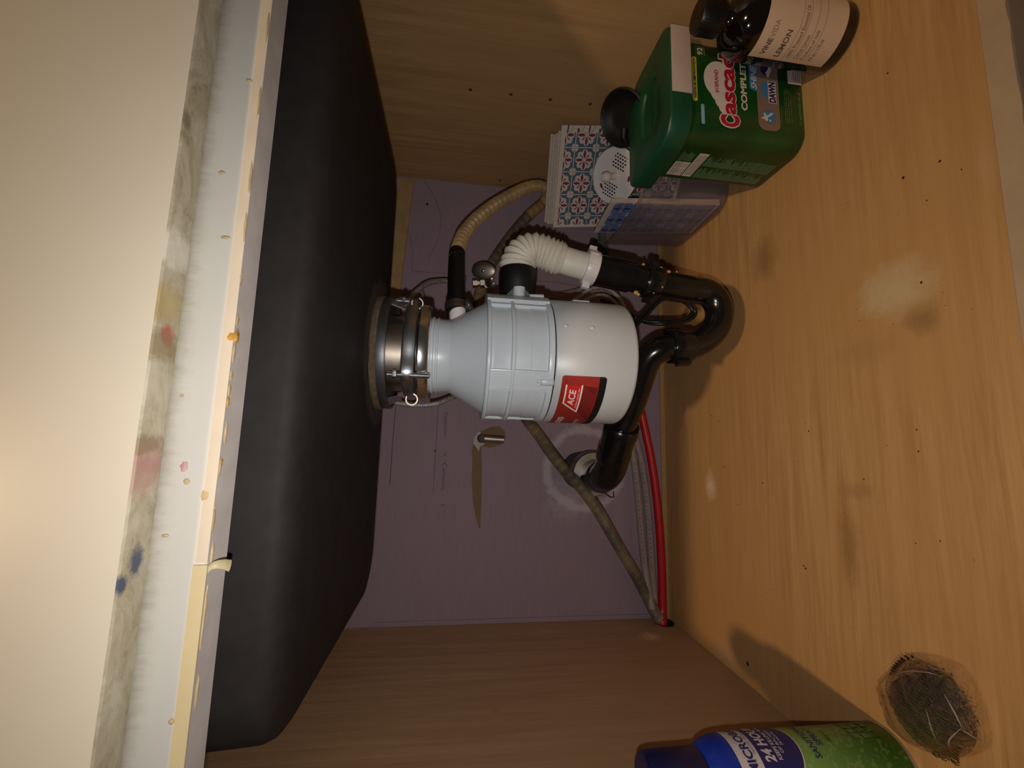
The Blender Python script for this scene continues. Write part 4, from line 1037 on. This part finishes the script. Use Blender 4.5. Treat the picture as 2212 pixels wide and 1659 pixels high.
patch(mb, [(c_(-60), .1475), (c_(150), .1475), (c_(150), .1685), (c_(-60), .1685)], m_can, M_pw, .0002, .003)
def arch(cx, hw, zt, zb, grow=0):
    out = [(cx + hw + grow, zt)] ; n_ = 20
    for k in range(n_ + 1):
        t = PI*k/n_; out.append((cx + (hw + grow)*math.cos(t), zb - (.018 + grow)*math.sin(t)))
    out.append((cx - hw - grow, zt)); return out
cxn = c_(38)
patch(mb, arch(cxn, .026, .1478, .1235, .0014), m_can, M_pw, .0004, .003); patch(mb, arch(cxn, .026, .1475, .1235), m_can, M_pnavy, .0006, .003)
text(mb, 'MICROBAN', c_(2), .153, c_(92), .1615, m_can, M_pnavy, .03, 0, .0008)
text(mb, 'PROTECTION', c_(26), .1495, c_(60), .1515, m_can, M_pnavy, 0, 0, .0008)
text(mb, '24 HOUR', c_(14), .1335, c_(82), .1435, m_can, M_pw, .04, .1, .0009)
text(mb, 'KEEPS KILLING 99.9%', c_(16), .127, c_(78), .131, m_can, M_pw, .02, .1, .0009)
text(mb, 'OF BACTERIA', c_(24), .1225, c_(66), .1255, m_can, M_pw, .01, .1, .0009)
text(mb, '24 HOURS', c_(34), .1185, c_(60), .1212, m_can, M_pw, .01, .1, .0009)
mb.build('can_print', cn, sharp=1, label='navy and white brand print'); mb = MB()
text(mb, 'SANITIZING', c_(14), .0885, c_(78), .0945, m_can, M_pnavy, .02, .1, .0005)
text(mb, 'SPRAY', c_(30), .0795, c_(66), .0855, m_can, M_pnavy, .02, .1, .0005)
text(mb, 'FRESH', c_(34), .0680, c_(56), .0715, m_can, M_pdark, 0, .1, .0005)
for k in range(3):
    for j in range(4):
        patch(mb, rpoly(c_(36) + .006*j, .016 + .010*k, c_(36) + .006*j + .0045, .0235 + .010*k, .0008, 2), m_can, M_cang, .0004)
mb.build('lower_print', cn, sharp=1, kind='stuff')

# ------------------------------------------------------------------ wrapped steel scrubber
wp = thing('wrapped_scrubber', 'curly steel scrubber in crinkled clear film on the floor near the spray can', 'scrubber', (.118, -.473, 0))
pc_ = atZ(2000, 1528, .010)
mb = MB(); random.seed(21)
ex, ey = V(.92, -.40, 0), V(.40, .92, 0)
for row in range(11):
    v0 = (row - 5)/5.6*.030
    hw = .0375*math.sqrt(max(0, 1 - (v0/.034)**2)); nturn = int(hw*2/.0030); N = nturn*12
    if N < 12: continue
    rr = .0034; ph0 = random.random()*6; strip = []
    for k in range(N + 1):
        s = -hw + 2*hw*k/N; a = k/12*2*PI + ph0
        h = .004 + .0125*math.sqrt(max(0, 1 - (s/.037)**2 - (v0/.035)**2))
        p = pc_ + ex*(s + .0012*mnoise.noise(V(s*90, row, 7))) + ey*(v0 + rr*math.cos(a) + .002*mnoise.noise(V(s*60, row, 3))); p.z = max(.001, h + rr*math.sin(a)*.8)
        strip.append((p - ex*.0007, p + ex*.0007 + V(0, 0, .0003)))
    vs = [q for pr in strip for q in pr]; fs = [(2*k, 2*k + 1, 2*k + 3, 2*k + 2) for k in range(N)]
    mb.add(vs, fs, M_wool, True)
mb.build('steel_curls', wp, kind='stuff')
mb = MB(); mb.lathe([(.035, .0015), (.037, .004), (.034, .009), (.025, .0135), (.012, .0155), (.001, .016)], M_darkcore, Matrix.Translation((pc_.x, pc_.y, 0)) @ Matrix.Rotation(-.41, 4, 'Z') @ Matrix.Diagonal((.98, .86, 1, 1)), 32); mb.build('dark_core', wp)  # near-black dome added below the curls; its colour stands in for inner shade
lo = []; cc = pc_.copy(); cc.z = .003
for i, (k, h) in enumerate(((.0, .0205), (.35, .020), (.62, .0175), (.82, .013), (.95, .006), (1.02, .002))):
    ring = []
    for j in range(60): ring.append((k, h, 2*PI*j/60))
    lo.append(ring)
out = [atZ(x, y, .004) for x, y in ((1897, 1480), (1940, 1440), (1985, 1412), (2060, 1430), (2092, 1460), (2120, 1520), (2133, 1570), (2137, 1610), (2100, 1632), (2060, 1640), (2020, 1632), (1985, 1618), (1945, 1590), (1918, 1550))]
out = resample(smoothpath(out + [out[0]], 4), .003)[0]
cen = sum(out, V(0, 0, 0))/len(out)
mb = MB(); loops = []
for k, h in ((1.0, .0015), (.97, .006), (.90, .012), (.78, .0175), (.6, .0215), (.4, .024), (.2, .025), (.04, .025)):
    R_ = []
    for p in out[:-1]:
        q = cen.lerp(p, k); nz = mnoise.noise(V(q.x*140, q.y*140, 1)) + .6*mnoise.noise(V(q.x*320, q.y*320, 4)); q.z = max(.0012, h + .0022*nz*min(1, 4*(1.01 - k))); R_.append(q)
    loops.append(R_)
mb.loft(loops, M_film, False, True); fo_ = mb.build('plastic_film', wp, sharp=25)
mb = MB()  # pale tubes along the film creases, added to stand in for glints
for pp_ in (((1903, 1478, .006), (1950, 1452, .014), (2000, 1452, .018), (2035, 1462, .013)), ((2075, 1574, .024), (2100, 1590, .018), (2122, 1602, .006)), ((2075, 1574, .024), (2050, 1600, .020), (2055, 1625, .010)),
            ((2040, 1500, .022), (2062, 1540, .025), (2078, 1572, .024)), ((2000, 1530, .023), (2012, 1575, .022), (2025, 1605, .013)), ((1990, 1420, .004), (2010, 1440, .009), (2040, 1450, .012)), ((1960, 1600, .005), (1990, 1614, .008), (2030, 1625, .008))):
    mb.tube(smoothpath([atZ(*q) for q in pp_], 6), lambda t: .00015 + .00045*math.sin(PI*t), M_crease, 6)
mb.build('film_crease_glint', fo_, kind='stuff')
# ------------------------------------------------------------------ crumbs on the floor
mb = MB(); random.seed(9)
spots = [(1564, 1009), (1552, 909), (1536, 898), (1747, 931), (1532, 801), (1615, 1434), (1980, 928), (1984, 975), (1978, 1174), (2031, 1169), (1670, 1273), (1740, 1228), (1736, 1222), (1647, 1043), (1594, 1090), (1866, 1035), (1990, 610), (1917, 158), (2030, 348), (2077, 366), (2002, 433), (1951, 384), (1450, 1320), (1578, 1380), (1482, 1381)] + \
        [(random.uniform(1480, 2100), random.uniform(560, 1450)) for _ in range(40)]
for i, (x, y) in enumerate(spots):
    p = atZ(x, y, .0004); r = random.uniform(.0005, .0013) if i < 25 else random.uniform(.0002, .0005)
    if i == 5: r = .0028
    mb.sphere(p, (r*random.uniform(.7, 1.6), r, .0003), M_crumb, 7, 4)
o = mb.build('crumbs', kind='stuff'); o['label'] = 'tiny dark crumbs and specks scattered on the wood floor'; o['category'] = 'debris'
